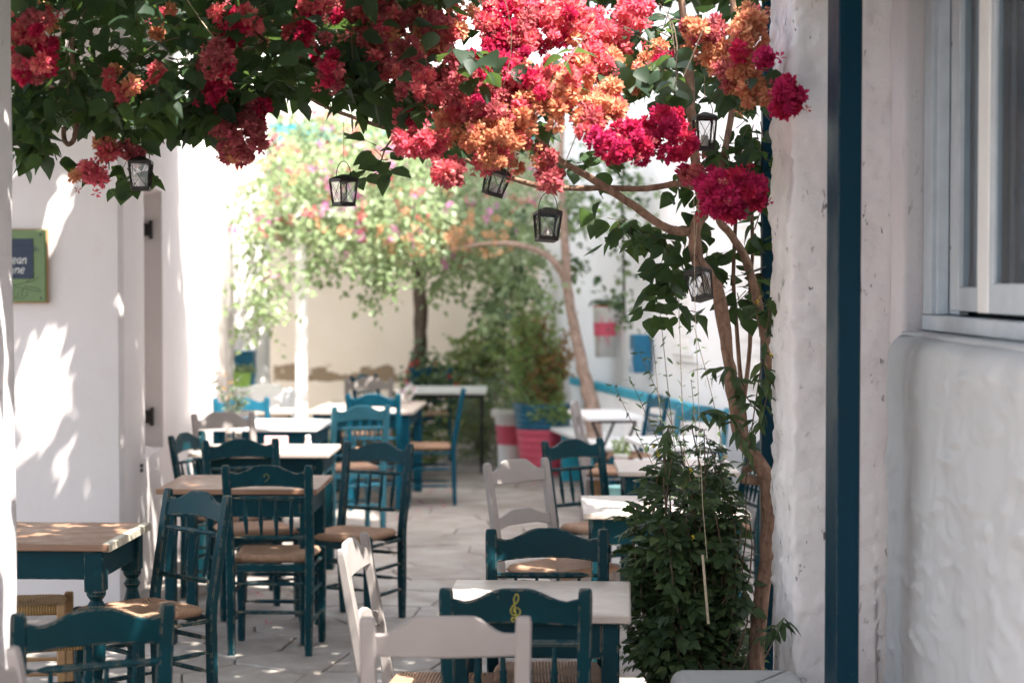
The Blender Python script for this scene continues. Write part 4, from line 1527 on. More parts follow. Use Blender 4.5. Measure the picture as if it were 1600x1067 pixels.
# fringe right along the hanging edge
for _ in range(260):
    u = rng.choice((rng.uniform(20, 560), rng.uniform(20, 560), rng.uniform(560, 1165)))
    Y = rng.uniform(5.7, 6.5)
    x = (u - 800) / F * Y
    lo = zlow(x, Y)
    shoot((x, Y, lo + rng.uniform(.03, .16)), (rng.uniform(-1, 1), rng.uniform(-.6, .2), rng.uniform(-.5, .1)), rng.uniform(.10, .22), .072, .034, ok_front, twig=twig_bm)
# sprays that hang below the edge
for (u, v, Y, du, dv, n) in ((1045, 430, 6.3, 28, 60, 26), (1030, 360, 6.35, 30, 25, 14), (1160, 440, 6.3, 26, 24, 16), (1110, 400, 6.2, 14, 25, 8), (1190, 330, 6.35, 22, 60, 22), (1150, 250, 6.4, 40, 60, 40), (1190, 230, 6.3, 20, 50, 18), (960, 345, 6.6, 35, 22, 14), (1075, 290, 6.5, 20, 40, 14), (950, 225, 6.5, 50, 40, 16), (205, 270, 6.1, 9, 22, 6), (170, 250, 6.1, 8, 14, 4), (60, 215, 5.9, 30, 22, 20), (1010, 480, 6.3, 12, 20, 4), (592, 255, 6.4, 8, 26, 9), (1190, 470, 6.1, 10, 22, 8), (1045, 40, 6.2, 50, 40, 30), (990, 110, 5.8, 18, 30, 6), (735, 95, 5.55, 26, 26, 9), (545, 60, 5.8, 14, 60, 14)):
    for _ in range(n):
        p = at(u + rng.gauss(0, .55) * du, v + rng.gauss(0, .55) * dv, Y + rng.uniform(-.15, .15))
        shoot(p, (rng.uniform(-1, 1), rng.uniform(-.8, .4), rng.uniform(-1, .2)), .10, .072, .034, lambda q: not in_gap(q), twig=twig_bm)
N_FRONT = len(leaves.pos)
# 2 the leaf roof, mostly above the view, added in a grid for shade
def ok_roof(q):
    return not in_gap(q, .04) and not sun_lane(q)
ST_ = .062
for i in range(int(4.5 / ST_)):
    for j in range(int(8.6 / ST_)):
        x, Y = -3.2 + (i + rng.uniform(-.5, .5)) * ST_, 3.1 + (j + rng.uniform(-.5, .5)) * ST_
        if Y > 9.2 and x > -.9 + rng.uniform(-.3, .3): continue
        if Y > 11.55 + .12 * math.sin(x * 9): continue
        for _ in range((1 if 5.2 < Y < 7.6 and x < -.3 else 2) if Y < 8.3 else 3):
            z = max(2.62, CAM_Z + 462 / F * min(Y, 8.6 if Y < 9.6 else 9.0)) + rng.random() * .42
            q = Vector((x + rng.uniform(-.03, .03), Y + rng.uniform(-.03, .03), z))
            if ok_roof(q):
                leaves.add(q, Vector((rng.uniform(-1, 1), rng.uniform(-1, 1), rng.uniform(-.5, .1))), Vector((rng.uniform(-.4, .4), rng.uniform(-.4, .4), 1)), rng.uniform(.10, .15))
ntwig = putw("twigs", twig_bm, bg, M['twig'], kind="stuff")
def in_view(p):
    u = 800 + p[0] / p[1] * F; v = 443 - (p[2] - CAM_Z) / p[1] * F
    return 26 < u < 1205 and -5 < v < 1067
leaves.build(bg, "leaf", "foliage", 290, lambda p: p[1] if in_view(p) else 99)

# bract clusters
FC = ['crimson', 'magenta', 'coral', 'peach', 'tan', 'rose', 'pink']
poms = Foliage(POM_T + BLOSSOM_T, [M['fl_' + c] for c in FC])
REG = [  # u, v, ru, rv, Y, depth, count, colours
    (52, 78, 34, 50, 5.52, .15, 32, 'crimson crimson rose coral'),
    (60, 30, 26, 16, 5.8, .2, 6, 'tan coral'),
    (130, 277, 27, 17, 5.85, .10, 11, 'coral rose pink tan'),
    (165, 232, 16, 9, 5.9, .06, 4, 'tan coral'), (205, 240, 12, 14, 5.95, .06, 4, 'rose coral'),
    (374, 215, 46, 34, 5.8, .16, 30, 'rose rose rose tan'), (345, 188, 22, 10, 5.9, .1, 5, 'rose crimson'),
    (402, 180, 22, 20, 5.95, .1, 7, 'crimson rose'),
    (335, 98, 24, 26, 5.55, .12, 11, 'rose coral crimson'), (365, 30, 36, 30, 5.6, .15, 14, 'crimson coral pink'), (345, 150, 14, 20, 5.7, .1, 4, 'crimson'),
    (190, 130, 26, 22, 5.7, .2, 7, 'coral tan'), (250, 118, 14, 10, 5.7, .1, 3, 'coral'), (480, 60, 40, 30, 5.65, .2, 12, 'rose coral crimson'), (522, 105, 18, 32, 5.6, .15, 9, 'crimson rose'), (420, 60, 20, 20, 6.3, .1, 3, 'tan'),
    (575, 30, 55, 38, 5.8, .25, 36, 'rose coral rose tan'), (600, 85, 55, 36, 5.75, .2, 30, 'rose coral tan rose'),
    (655, 130, 45, 28, 5.7, .2, 22, 'rose rose coral'), (690, 30, 55, 34, 5.9, .25, 28, 'coral peach rose'),
    (680, 65, 34, 26, 5.95, .2, 14, 'peach coral'),
    (725, 120, 34, 44, 5.65, .2, 26, 'rose magenta crimson'), (790, 40, 50, 42, 5.75, .2, 34, 'coral crimson rose'),
    (790, 100, 40, 40, 5.7, .2, 26, 'rose crimson magenta'), (760, 160, 44, 30, 5.65, .2, 26, 'coral peach rose magenta'),
    (870, 40, 60, 46, 5.8, .2, 46, 'coral crimson coral pink'), (930, 85, 46, 40, 5.8, .2, 30, 'coral coral peach'),
    (830, 140, 44, 34, 5.6, .2, 28, 'crimson pink coral'), (880, 125, 50, 36, 5.65, .2, 32, 'coral peach coral pink'),
    (850, 175, 40, 32, 5.6, .16, 26, 'peach peach tan coral'), (770, 210, 60, 24, 5.65, .2, 32, 'peach tan coral'),
    (800, 245, 62, 26, 5.7, .2, 36, 'rose tan rose coral'), (700, 200, 34, 22, 5.75, .15, 12, 'coral peach'),
    (945, 155, 36, 26, 5.7, .15, 16, 'peach coral'), (965, 25, 40, 24, 5.9, .2, 14, 'pink coral'), (1000, 10, 14, 12, 5.9, .1, 4, 'pink'),
    (920, 190, 24, 22, 5.65, .12, 10, 'coral rose peach'), (975, 120, 34, 26, 5.9, .15, 10, 'tan peach coral'),
    (652, 225, 38, 18, 5.7, .12, 15, 'pink coral pink'), (700, 272, 26, 16, 5.7, .10, 10, 'pink rose coral'), (850, 280, 22, 12, 5.75, .1, 5, 'rose'),
    (965, 222, 48, 30, 5.6, .16, 34, 'crimson crimson magenta'), (1030, 215, 52, 42, 5.6, .16, 46, 'crimson crimson magenta'), (1060, 185, 18, 14, 5.65, .1, 5, 'crimson'),
    (1085, 275, 26, 18, 5.75, .1, 9, 'magenta rose'), (1140, 300, 48, 32, 5.6, .14, 36, 'magenta crimson magenta'), (1180, 295, 18, 14, 5.6, .1, 6, 'magenta crimson'), (1130, 325, 30, 14, 5.62, .1, 8, 'magenta crimson'),
    (1100, 60, 34, 36, 5.7, .14, 22, 'tan tan rose'), (1150, 70, 40, 42, 5.65, .14, 28, 'tan tan peach'), (1170, 30, 20, 18, 5.65, .1, 6, 'tan'), (1150, 115, 34, 24, 5.65, .12, 18, 'tan rose tan'), (1180, 150, 28, 20, 5.6, .10, 11, 'tan'),
    (1228, 152, 24, 26, 5.5, .06, 14, 'crimson crimson magenta'), (1195, 92, 12, 12, 5.6, .05, 4, 'magenta'), (1155, 78, 10, 8, 5.58, .04, 2, 'crimson'),
    (1040, 98, 12, 12, 5.9, .05, 3, 'crimson'), (1015, 80, 30, 20, 6.0, .1, 6, 'tan peach'), (630, 190, 20, 12, 5.9, .1, 4, 'crimson coral'),
    (500, 18, 36, 20, 5.7, .2, 9, 'coral crimson'), (240, 30, 40, 25, 6.2, .2, 5, 'coral tan'),
]
for (u, v, ru, rv, Y, dY, n, cols) in REG:
    cl = cols.split()
    cc = [rng.choice(cl) for _ in range(3)]
    for i in range(n):
        while True:
            a, b = rng.uniform(-1, 1), rng.uniform(-1, 1)
            if a * a + b * b < 1: break
        k = rng.choice(cl) if rng.random() < .68 else cc[int((a + 1) * 1.49)]
        bulge = .10 * math.sqrt(max(0, 1 - a * a - b * b))
        tilt = -.0013 * (v + b * rv - 90) if 560 < u < 1000 else 0.0
        p = at(u + a * ru, v + b * rv, Y + tilt - bulge + rng.uniform(0, dY))
        if u < 1000 and in_gap(p, .0): continue
        d = Vector((a * .8, -.9, .55 - b * .5)) + rand_dir() * .5
        poms.add(p, rand_dir(), d, rng.uniform(.023, .040), FC.index(k))
        if rng.random() < .55:
            k2 = rng.choice(cl + ['rose', 'coral'])
            poms.add(p + rand_dir() * rng.uniform(.03, .055), rand_dir(), d + rand_dir() * .6, rng.uniform(.012, .022), FC.index(k2), 4 + rng.randrange(2))
# the mass goes on above the view, and a little deeper
for _ in range(220):
    u = rng.choice((rng.uniform(520, 1180), rng.uniform(40, 1180)))
    p = at(u, rng.uniform(-150, -20), rng.uniform(5.7, 6.4))
    if sun_lane(p) or in_gap(p): continue
    poms.add(p, rand_dir(), rand_dir() + Vector((0, -.5, .6)), rng.uniform(.028, .040), rng.choice((0, 2, 2, 3, 4, 5)))
poms.build(bg, "flower_head", "flower_heads", 295, lambda p: p[1] if in_view(p) else 99)

# ------------------------------------------------------------------ lanterns
def lantern(label, u, v, Y, w, h, yaw, tilt, up_v):
    """(u, v): centre of the glazed body."""
    c = at(u, v, Y)
    s = w / .068
    hh = h / 2
    t = thing("candle_lantern", label, "lantern", c, 0, "small candle lanterns hung from the bougainvillea")
    t.rotation_euler = (R(tilt[0]), R(tilt[1]), R(yaw))
    a, b = .034 * s, .026 * s
    fr = bmesh.new()
    for sx in (-1, 1):
        for sy in (-1, 1):
            tube_bm([(sx * b, sy * b, -hh), (sx * a, sy * a, hh)], .0038 * s, 4, fr)
    for z, q in ((hh, a), (-hh + .004, b)):
        for k in (-1, 1):
            box_bm(-q, q, k * q - .003, k * q + .003, z - .006, z + .004, bm=fr)
            box_bm(k * q - .003, k * q + .003, -q, q, z - .006, z + .004, bm=fr)
    put("frame", mesh_of(fr, "frame", M['lantern']), t)
    rf = bmesh.new()
    A = .042 * s
    lathe = [(A * 1.16, hh + .002), (A * 1.20, hh + .005), (A * 1.0, hh + .009), (A * .45, hh + .016), (A * .2, hh + .019)]
    lathe_bm(lathe, 4, rf, axis=Matrix.Rotation(R(45), 3, 'Z'))
    put("roof", mesh_of(rf, "roof", M['lantern']), t)
    put("base", mesh_of(box_bm(-b * 1.15, b * 1.15, -b * 1.15, b * 1.15, -hh - .005, -hh, .001), "base", M['lantern']), t)
    wires = bmesh.new()
    for k in range(4):
        m4 = Matrix.Rotation(k * math.pi / 2, 3, 'Z')
        A0, B0 = a - .003, b - .003
        p1, p2 = m4 @ Vector((-B0, -b - .0025, -hh + .006)), m4 @ Vector((A0, -a - .0025, hh - .006))
        p3, p4 = m4 @ Vector((B0, -b - .0025, -hh + .006)), m4 @ Vector((-A0, -a - .0025, hh - .006))
        tube_bm([p1, p2], .0012, 4, wires); tube_bm([p3, p4], .0012, 4, wires)
        pn = bmesh.new()
        pn.faces.new([pn.verts.new(m4 @ Vector(q)) for q in ((-b, -b + .001, -hh + .002), (b, -b + .001, -hh + .002), (a, -a + .001, hh - .002), (-a, -a + .001, hh - .002))])
        put("glass_pane", mesh_of(pn, "glass_pane", M['lpane']), t)
    put("wire_lattice", mesh_of(wires, "wire_lattice", M['lantern']), t)
    hp = [Vector((math.cos(q) * a * .85, 0, hh + .012 + math.sin(q) * .052 * s)) for q in np.linspace(0, math.pi, 13)]
    put("handle", mesh_of(tube_bm(hp, .0016, 5), "handle", M['lantern']), t)
    put("candle", mesh_of(lathe_bm([(.012 * s, -hh + .001), (.013 * s, -hh + .004), (.013 * s, -hh + h * .42), (.010 * s, -hh + h * .44), (.002, -hh + h * .45), (.001, -hh + h * .52)], 12), "candle", M['candle'], True), t)
    top = at(u, up_v, Y) - c
    rot = t.rotation_euler.to_matrix().inverted()
    put("hanging_string", mesh_of(tube_bm([Vector((0, 0, hh + .012 + .052 * s)), rot @ top], .0012, 4), "hanging_string", M['twine']), t)
    return t


lantern("black candle lantern hanging at the far left below the leaves, by the salmon blossoms", 220, 275, 5.9, .066, .085, 4, (0, 0), 190)
lantern("black candle lantern with tall handle alone against the pale rear vine", 537, 301, 6.1, .066, .080, 38, (0, 0), 190)
lantern("tilted dark candle lantern tucked under the red and orange flower mass", 774, 286, 6.05, .066, .075, 20, (10, 14), 230)
lantern("bright silvery candle lantern hanging just below the forked branch", 855, 354, 6.0, .074, .085, 12, (-6, 4), 270)
lantern("grey candle lantern hanging between the crimson cluster and the orange blossoms", 1101, 209, 5.9, .062, .098, 8, (0, 0), 120)
lantern("dark candle lantern hanging lowest beside the bent trunk", 1094, 446, 5.95, .062, .088, 52, (-16, 6), 285)

# loose strings
def string(label, pts, r=.0013):
    o = put("twine_string", mesh_of(tube_bm([at(*q) for q in pts], r, 4), "twine_string", M['twine']))
    tag(o, label, "string")
string("pale string slanting through the dark leaves at the top left", [(292, 0, 5.6), (316, 35, 5.6), (341, 68, 5.6)])
string("pair of long pale strings dropping from the lowest lantern into the bush", [(1084, 300, 5.88), (1086, 480, 5.86), (1092, 640, 5.86), (1098, 790, 5.86), (1105, 872, 5.84)], .0009)
string("white string slanting across the coral flowers down to the forked branch", [(930, 30, 5.4), (905, 70, 5.4), (858, 140, 5.42)])
string("thin string tied to the forked branch below the crimson flowers", [(905, 200, 5.9), (893, 230, 5.95), (882, 258, 5.98)], .002)
string("thin white string left of the grey lantern running up to the orange blossoms", [(1068, 120, 5.4), (1085, 80, 5.4), (1101, 40, 5.4)])
tie = put("cable_tie", mesh_of(tube_bm([at(1163, 428, 6.15), at(1180, 423, 6.22), at(1196, 417, 6.27)], .004, 5), "cable_tie", M['black']))
tag(tie, "black strap tying the side stem to the slim blue post", "strap")

# ------------------------------------------------------------------ bush at the foot of the pillar
bsh = thing("tomato_bush", "dense dark green bush with cut leaves and yellow flowers by the pillar", "bush", (.60, 6.2, 0))
bl_f = Foliage(COMP_T, [M['leaf_bush']])
bst = bmesh.new()
def bush_half(z):      # half width of the bush at a height
    return float(np.interp(z, [0, .2, .5, .8, 1.0, 1.15, 1.3, 1.5], [.22, .28, .29, .25, .20, .15, .07, .03]))
for s in range(90):
    x0, y0 = .60 + rng.uniform(-.10, .12), 6.2 + rng.uniform(-.18, .14)
    topz = rng.choice((rng.uniform(.3, .8), rng.uniform(.5, 1.0), rng.uniform(.8, 1.12)))
    if s < 9: topz = rng.uniform(1.1, 1.24)
    hw = bush_half(topz) * math.sqrt(rng.random())
    an = rng.uniform(0, 2 * math.pi)
    p0 = Vector((x0, y0, 0))
    p3 = Vector((.605 + math.cos(an) * hw - .02 * (topz > .8), 6.18 + math.sin(an) * hw * .9, topz))
    p1 = p0 + Vector((0, 0, topz * .45)); p2 = (p1 + p3) / 2 + Vector((math.cos(an) * .06, math.sin(an) * .06, .05))
    path = smooth_path([p0, p1, p2, p3], 5)
    tube_bm(path[::2] + [path[-1]], list(np.linspace(.0045, .0018, len(path[::2]) + 1)), 4, bst, cap=False)
    for k, p in enumerate(path):
        if p.z < .12: continue
        if p.x > .735 and p.y < 6.2: continue
        for _ in range((3 if rng.random() < .6 else 2) if p.z < .95 else 2):
            a2 = rng.uniform(0, 2 * math.pi)
            ld = Vector((math.cos(a2), math.sin(a2), rng.uniform(-.5, .35)))
            if rng.random() < .5: ld += Vector((math.cos(an) * .5, math.sin(an) * .5, 0))
            bl_f.add(p, ld, Vector((0, -.25, 1)) + rand_dir() * .55, rng.choice((rng.uniform(.04, .07), rng.uniform(.06, .12))) * (1 if p.z < 1.1 else .7))
putw("stems", bst, bsh, M['twig'], kind="stuff")
bl_f.build(bsh, "leaf", "foliage", 260, lambda p: p[1])
yf = Foliage(STAR_T, [M['fl_yellow']])
for (u, v) in ((1026, 705), (1022, 700), (1030, 709), (1133, 715), (1078, 737), (1180, 470), (1186, 466), (1205, 553), (1085, 838)):
    yf.add(at(u + rng.uniform(-3, 3), v + rng.uniform(-3, 3), 5.86), rand_dir(), Vector((0, -1, .3)), rng.uniform(.008, .012))
yf.build(bsh, "flower", "flowers", 16, lambda p: p[1])
# side sprigs with small hanging leaves beside the trunk
sp = Foliage(NARROW_T, [M['leaf_bush']])
sbm = bmesh.new()
for pts in ([(1165, 760, 6.0), (1172, 690, 6.0), (1185, 600, 5.98), (1198, 520, 5.97), (1204, 470, 5.96)], [(1170, 720, 5.98), (1150, 660, 5.95), (1120, 640, 5.93), (1095, 645, 5.92)], [(1180, 640, 5.97), (1160, 610, 5.95), (1140, 575, 5.95), (1110, 578, 5.94)],
            [(1040, 740, 5.95), (1040, 690, 5.95), (1045, 665, 5.95)], [(1190, 560, 5.96), (1200, 610, 5.96), (1185, 660, 5.96)], [(1185, 1000, 5.7), (1205, 985, 5.62), (1225, 965, 5.56)]):
    P_ = smooth_path([at(*q) for q in pts], 5)
    tube_bm(P_[::2] + [P_[-1]], .0022, 4, sbm, cap=False)
    for k, p in enumerate(P_[2:]):
        for _ in range(2):
            sp.add(p, Vector((rng.uniform(-1, 1), rng.uniform(-.6, .3), rng.uniform(-1.1, .1))), Vector((0, -.4, 1)) + rand_dir() * .5, rng.uniform(.045, .075))
sp.build(bsh, "leaflet", "leaflets", 60, lambda p: p[1])
putw("sprigs", sbm, bsh, M['twig'], kind="stuff")
stk = put("plant_stake", mesh_of(box_bm(-.004, .004, -.003, .003, 0, .22, .001), "plant_stake", M['twine']), None, at(1107, 930, 5.83) + Vector((0, 0, -.09)), (0, R(-5), 0))
tag(stk, "thin white plant stake standing in the front of the bush", "stake")

# thin airy plant between the tables behind the bush
ap = thing("airy_shrub", "thin airy shrub with sparse tiny leaves behind the bush top", "shrub", (.80, 7.42, 0))
af = Foliage(NARROW_T, [M['leaf_bush']])
abm = bmesh.new()
for (uu, vv) in ((1000, 560), (985, 600), (1030, 480), (1085, 520), (1080, 600), (960, 610), (1060, 460), (1020, 540)):
    tgt = at(uu, vv, 7.4 + rng.uniform(-.25, .2))
    b0 = Vector((.78 + rng.uniform(-.06, .06), 7.42 + rng.uniform(-.06, .06), 0))
    P_ = smooth_path([b0, b0 + Vector((-.03, 0, .7)), (b0 + tgt) / 2 + Vector((rng.uniform(-.05, .09), 0, .26)), tgt + Vector((0, 0, .02))], 9)
    tube_bm(P_[::2] + [P_[-1]], list(np.linspace(.0035, .001, len(P_[::2]) + 1)), 4, abm, cap=False)
    for p in P_[11:]:
        for _ in range(2):
            af.add(p + rand_dir() * .008, Vector((rng.uniform(-1, 1), rng.uniform(-1, .4), rng.uniform(-.6, .6))), rand_dir(), rng.uniform(.022, .042))
putw("stems", abm, ap, M['twig'], kind="stuff")
af.build(ap, "leaf", "foliage", 0)

# ------------------------------------------------------------------ the flowering vine at the back
rv = thing("rear_vine", "sunlit pale green vine with mauve and orange blossoms over the rear pergola", "climbing plant", (-1.02, 19.3, 0))
YV = 19.3
for pts, r0, r1, nm in (
    ([(640, 640, YV), (641, 590, YV), (648, 560, YV), (660, 520, YV), (662, 475, YV - .1), (655, 435, YV - .2), (648, 400, YV - .5), (640, 340, YV - 1.2)], .05, .035, "trunk"),
    ([(660, 640, YV + .2), (657, 560, YV + .2), (657, 500, YV + .2), (654, 440, YV + .1), (672, 400, YV - .4), (700, 350, YV - 1.2)], .075, .05, "trunk"),
    ([(640, 340, YV - 1.2), (560, 330, YV - 2), (470, 345, YV - 3)], .035, .02, "branch"),
    ([(700, 350, YV - 1.2), (760, 340, YV - 2), (820, 330, YV - 2.8)], .035, .02, "branch"),
):
    P_ = smooth_path([at(*q) for q in pts], 4)
    P_[0].z = min(P_[0].z, 0.0) if nm == "trunk" else P_[0].z
    putw(nm, tube_bm(P_, list(np.linspace(r0, r1, len(P_))), 9, wob=.3), rv, M['bark_dark'])
vf = Foliage(SMALL_T, [M['leaf_vine']])
vb = Foliage(BLOSSOM_T, [M['fl_mauve'], M['fl_orange'], M['fl_pink']])
MASS = [  # u, v, ru, rv, Y, dY, shoots
    (470, 195, 80, 40, 17.0, .8, 120), (590, 185, 90, 40, 17.2, .8, 130), (700, 200, 80, 40, 17.4, .8, 110),
    (460, 275, 75, 55, 15.4, 1.0, 190), (540, 255, 80, 55, 15.8, 1.2, 190), (620, 270, 80, 60, 16.0, 1.4, 190), (430, 340, 40, 36, 14.8, .8, 90), (520, 330, 80, 36, 15.4, 1.2, 170),
    (620, 345, 90, 45, 15.6, 1.2, 230), (715, 340, 80, 50, 16.2, 1.2, 190), (780, 330, 60, 55, 16.4, 1.0, 150), (700, 270, 80, 40, 16.8, 1.2, 130), (810, 390, 45, 30, 16.6, .6, 60),
    (420, 420, 34, 30, 14.4, .5, 34), (412, 480, 12, 45, 14.3, .3, 18), (440, 440, 14, 40, 14.2, .3, 9), (560, 398, 60, 22, 15.0, .5, 44), (610, 420, 20, 22, 14.9, .3, 18), (505, 398, 34, 20, 14.9, .4, 22), (590, 445, 12, 26, 15.0, .2, 10),
    (690, 405, 36, 24, 15.6, .4, 46), (750, 385, 40, 20, 15.8, .4, 36), (600, 215, 60, 25, 17, 1, 60), (760, 250, 70, 30, 17.4, 1, 60),
]
for (u, v, ru, rv_, Y, dY, n) in MASS:
    for _ in range(n):
        p = at(u + rng.gauss(0, .55) * ru, v + rng.gauss(0, .55) * rv_, Y + rng.uniform(-dY, dY))
        shoot(p, (rng.uniform(-1, 1), rng.uniform(-1, .4), rng.uniform(-.8, .2)), rng.uniform(.18, .36), .062, .045, lambda q: True, fol=vf, grav=.6)
    for _ in range(int(n * (.09 if v < 390 else .03))):
        if v > 430: break
        p = at(u + rng.gauss(0, .6) * ru, v + rng.gauss(0, .6) * rv_, Y - dY * rng.uniform(.2, 1.0))
        kk = rng.choice((0, 0, 0, 2, 1)) if u > 500 else rng.choice((0, 2, 2, 1))
        for _ in range(rng.randrange(2, 5)):
            vb.add(p + rand_dir() * .05, rand_dir(), Vector((0, -.6, .6)) + rand_dir() * .6, rng.uniform(.03, .048), kk)
for _ in range(110):      # orange blossoms along the lower edge
    p = at(rng.uniform(590, 800), 372 + rng.gauss(0, 14), 15.0 + rng.uniform(-.5, .5))
    vb.add(p, rand_dir(), Vector((0, -.6, .6)) + rand_dir() * .6, rng.uniform(.03, .045), 1)
vf.build(rv, "leaf", "foliage", 0)
vb.build(rv, "blossom", "blossoms", 0)

# ------------------------------------------------------------------ tree between the pots and the folding table
tr = thing("small_tree", "slim pale trunked tree rising behind the white folding table", "tree", (.72, 15.25, 0))
P0 = [Vector((.72, 15.25, 0)), at(926, 645, 15.2), at(915, 595, 15.2), at(900, 525, 15.2), at(888, 460, 15.1), at(884, 400, 15.0), at(880, 330, 14.9), at(876, 250, 14.8), at(880, 170, 14.7)]
P_ = smooth_path(P0, 4)
putw("trunk", tube_bm(P_, list(np.interp(np.linspace(0, 8, len(P_)), range(9), [.07, .065, .056, .044, .038, .034, .03, .024, .016])), 10, wob=.25), tr, M['bark_pale'])
P_ = smooth_path([at(886, 452, 15.1), at(874, 420, 15.0), at(850, 396, 14.95), at(805, 382, 14.9), at(750, 382, 15), at(690, 395, 15.1)], 4)
putw("branch", tube_bm(P_, list(np.linspace(.035, .012, len(P_))), 8, wob=.2), tr, M['bark_pale'])
tf = Foliage(SMALL_T, [M['leaf_bush'], M['leaf_vine']])
for (u, v, ru, rv_, n) in ((830, 340, 50, 36, 46), (900, 320, 40, 40, 36), (850, 440, 34, 25, 16), (905, 410, 22, 22, 10), (835, 480, 24, 30, 8), (790, 420, 36, 40, 34), (900, 250, 60, 40, 30), (775, 480, 20, 40, 18), (1000, 300, 60, 60, 26)):
    for _ in range(n):
        p = at(u + rng.gauss(0, .55) * ru, v + rng.gauss(0, .55) * rv_, 15.3 + rng.uniform(-.4, .8))
        shoot(p, (rng.uniform(-1, 1), rng.uniform(-1, .4), rng.uniform(-.8, .2)), rng.uniform(.15, .3), .075, .05, lambda q: True, fol=tf, grav=.6, m=0 if rng.random() < .3 else 1)
tf.build(tr, "leaf", "crown", 0)

# ivy hanging on the right wall
iv = thing("hanging_ivy", "narrow strand of green ivy hanging down the right wall above the blue planter", "ivy", (rw(15.4) - .08, 15.4, 2.6))
ivf = Foliage(SMALL_T, [M['leaf_bush'], M['leaf_vine']])
for _ in range(90):
    p = at(974 + rng.gauss(0, 8), rng.uniform(240, 505), 15.35 + rng.uniform(-.08, .05))
    shoot(p, (rng.uniform(-1, 1), rng.uniform(-1, 0), rng.uniform(-1, 0)), .10, .06, .035, lambda q: True, fol=ivf, grav=.6, m=rng.randrange(2))
ivf.build(iv, "leaf", "foliage", 0)
putw("stem", tube_bm(smooth_path([at(975, 200, 15.42), at(973, 330, 15.42), at(976, 505, 15.42)], 5), .012, 6), iv, M['bark_dark'])

# ------------------------------------------------------------------ shrubs before the cream wall
def shrub(name, label, base, blobs, mats, size, tpl=SMALL_T, fl=None, n_sh=60, group=None):
    t = thing(name, label, "shrub", base, 0, group)
    f = Foliage(tpl, mats)
    sbm = bmesh.new()
    b = Vector(base)
    for (u, v, Y, ru, rv_, n) in blobs:
        for _ in range(n):
            p = at(u + rng.gauss(0, .5) * ru, v + rng.gauss(0, .5) * rv_, Y + rng.uniform(-.3, .3))
            p.z = max(p.z, .04)
            shoot(p, (rng.uniform(-1, 1), rng.uniform(-1, .3), rng.uniform(-.4, .7)), rng.uniform(.15, .3), size, size * .6, lambda q: q.z > .02, fol=f, grav=.2, m=rng.randrange(len(mats)))
        c = at(u, v, Y)
        tube_bm(smooth_path([b + Vector((rng.uniform(-.05, .05), rng.uniform(-.05, .05), 0)), (b + c) / 2 + Vector((rng.uniform(-.1, .1), 0, .08)), c], 4), .010, 5, sbm)
    f.build(t, "leaf", "foliage", 0)
    putw("stems", sbm, t, M['twig'], kind="stuff")
    if fl:
        ff = Foliage(BLOSSOM_T, [M['fl_' + fl[0]]])
        for (u, v, Y) in fl[1]:
            ff.add(at(u + rng.uniform(-3, 3), v + rng.uniform(-3, 3), Y), rand_dir(), Vector((0, -1, .3)), .03)
        ff.build(t, "flower", "flowers", len(ff.pos), lambda p: p[1])
    return t


shrub("yellow_green_shrub", "yellow green rounded shrub against the cream wall at the back", (-.32, 18.9, 0), [(740, 570, 18.8, 45, 36, 80), (715, 620, 18.7, 30, 40, 60), (770, 560, 18.7, 34, 46, 80), (690, 590, 18.9, 20, 20, 24), (752, 530, 18.9, 22, 16, 24), (730, 650, 18.6, 40, 30, 60)], [M['leaf_shrub']], .075)
shrub("grey_green_shrub", "low grey green shrub spilling onto the paving left of the pots", (-.25, 17.9, 0), [(755, 660, 17.6, 38, 38, 110), (775, 615, 17.9, 28, 30, 70), (745, 695, 17.5, 30, 20, 60), (735, 640, 17.8, 22, 30, 40)], [M['leaf_grey'], M['leaf_shrub']], .055, NARROW_T)
shrub("climbing_shrub", "tall leafy creeper rising up the corner of the cream wall", (0.0, 19.3, 0), [(785, 500, 19.2, 18, 40, 34), (795, 440, 19.1, 18, 45, 30), (775, 420, 18.9, 18, 40, 30), (760, 470, 19.2, 14, 22, 12), (805, 545, 19.0, 20, 30, 26)], [M['leaf_bush'], M['leaf_vine'], M['leaf_vine']], .10)
shrub("red_flowered_shrub", "small dark shrub with red and yellow flowers behind the large table", (-1.05, 18.4, 0), [(655, 600, 18.2, 20, 18, 30), (640, 640, 18.2, 24, 20, 34), (672, 575, 18.3, 22, 12, 24), (705, 610, 18.3, 20, 20, 24)], [M['leaf_bush']], .07, SMALL_T, ('red', [(640, 568, 17.9), (652, 567, 17.9), (636, 580, 17.9), (630, 592, 17.9), (683, 565, 17.9), (700, 590, 17.9), (715, 600, 17.9)]))
shrub("courtyard_shrub", "leafy green shrub under the large table at the back left", (-1.15, 16.3, 0), [(585, 680, 16.2, 50, 20, 60), (620, 700, 16.2, 30, 16, 34), (660, 690, 16.5, 30, 26, 50)], [M['leaf_bush'], M['leaf_shrub']], .07)

# ------------------------------------------------------------------ pots
def pot(name, label, loc, prof_bands, n=28, soil_z=None, soil_r=None, group=None):
    t = thing(name, label, "pot", loc, 0, group)
    for nm, mt, prof in prof_bands:
        put(nm, mesh_of(lathe_bm(prof, n), nm, mt, False), t)
    put("soil", mesh_of(lathe_bm([(soil_r, soil_z - .02), (soil_r, soil_z)], n), "soil", M['soil']), t)
    return t


def ridged(r0, r1, z0, z1, k, amp=.005):
    out = []
    for i in range(k * 2 + 1):
        t = i / (k * 2)
        out.append((r0 + (r1 - r0) * t + (amp if i % 2 else 0), z0 + (z1 - z0) * t))
    return out


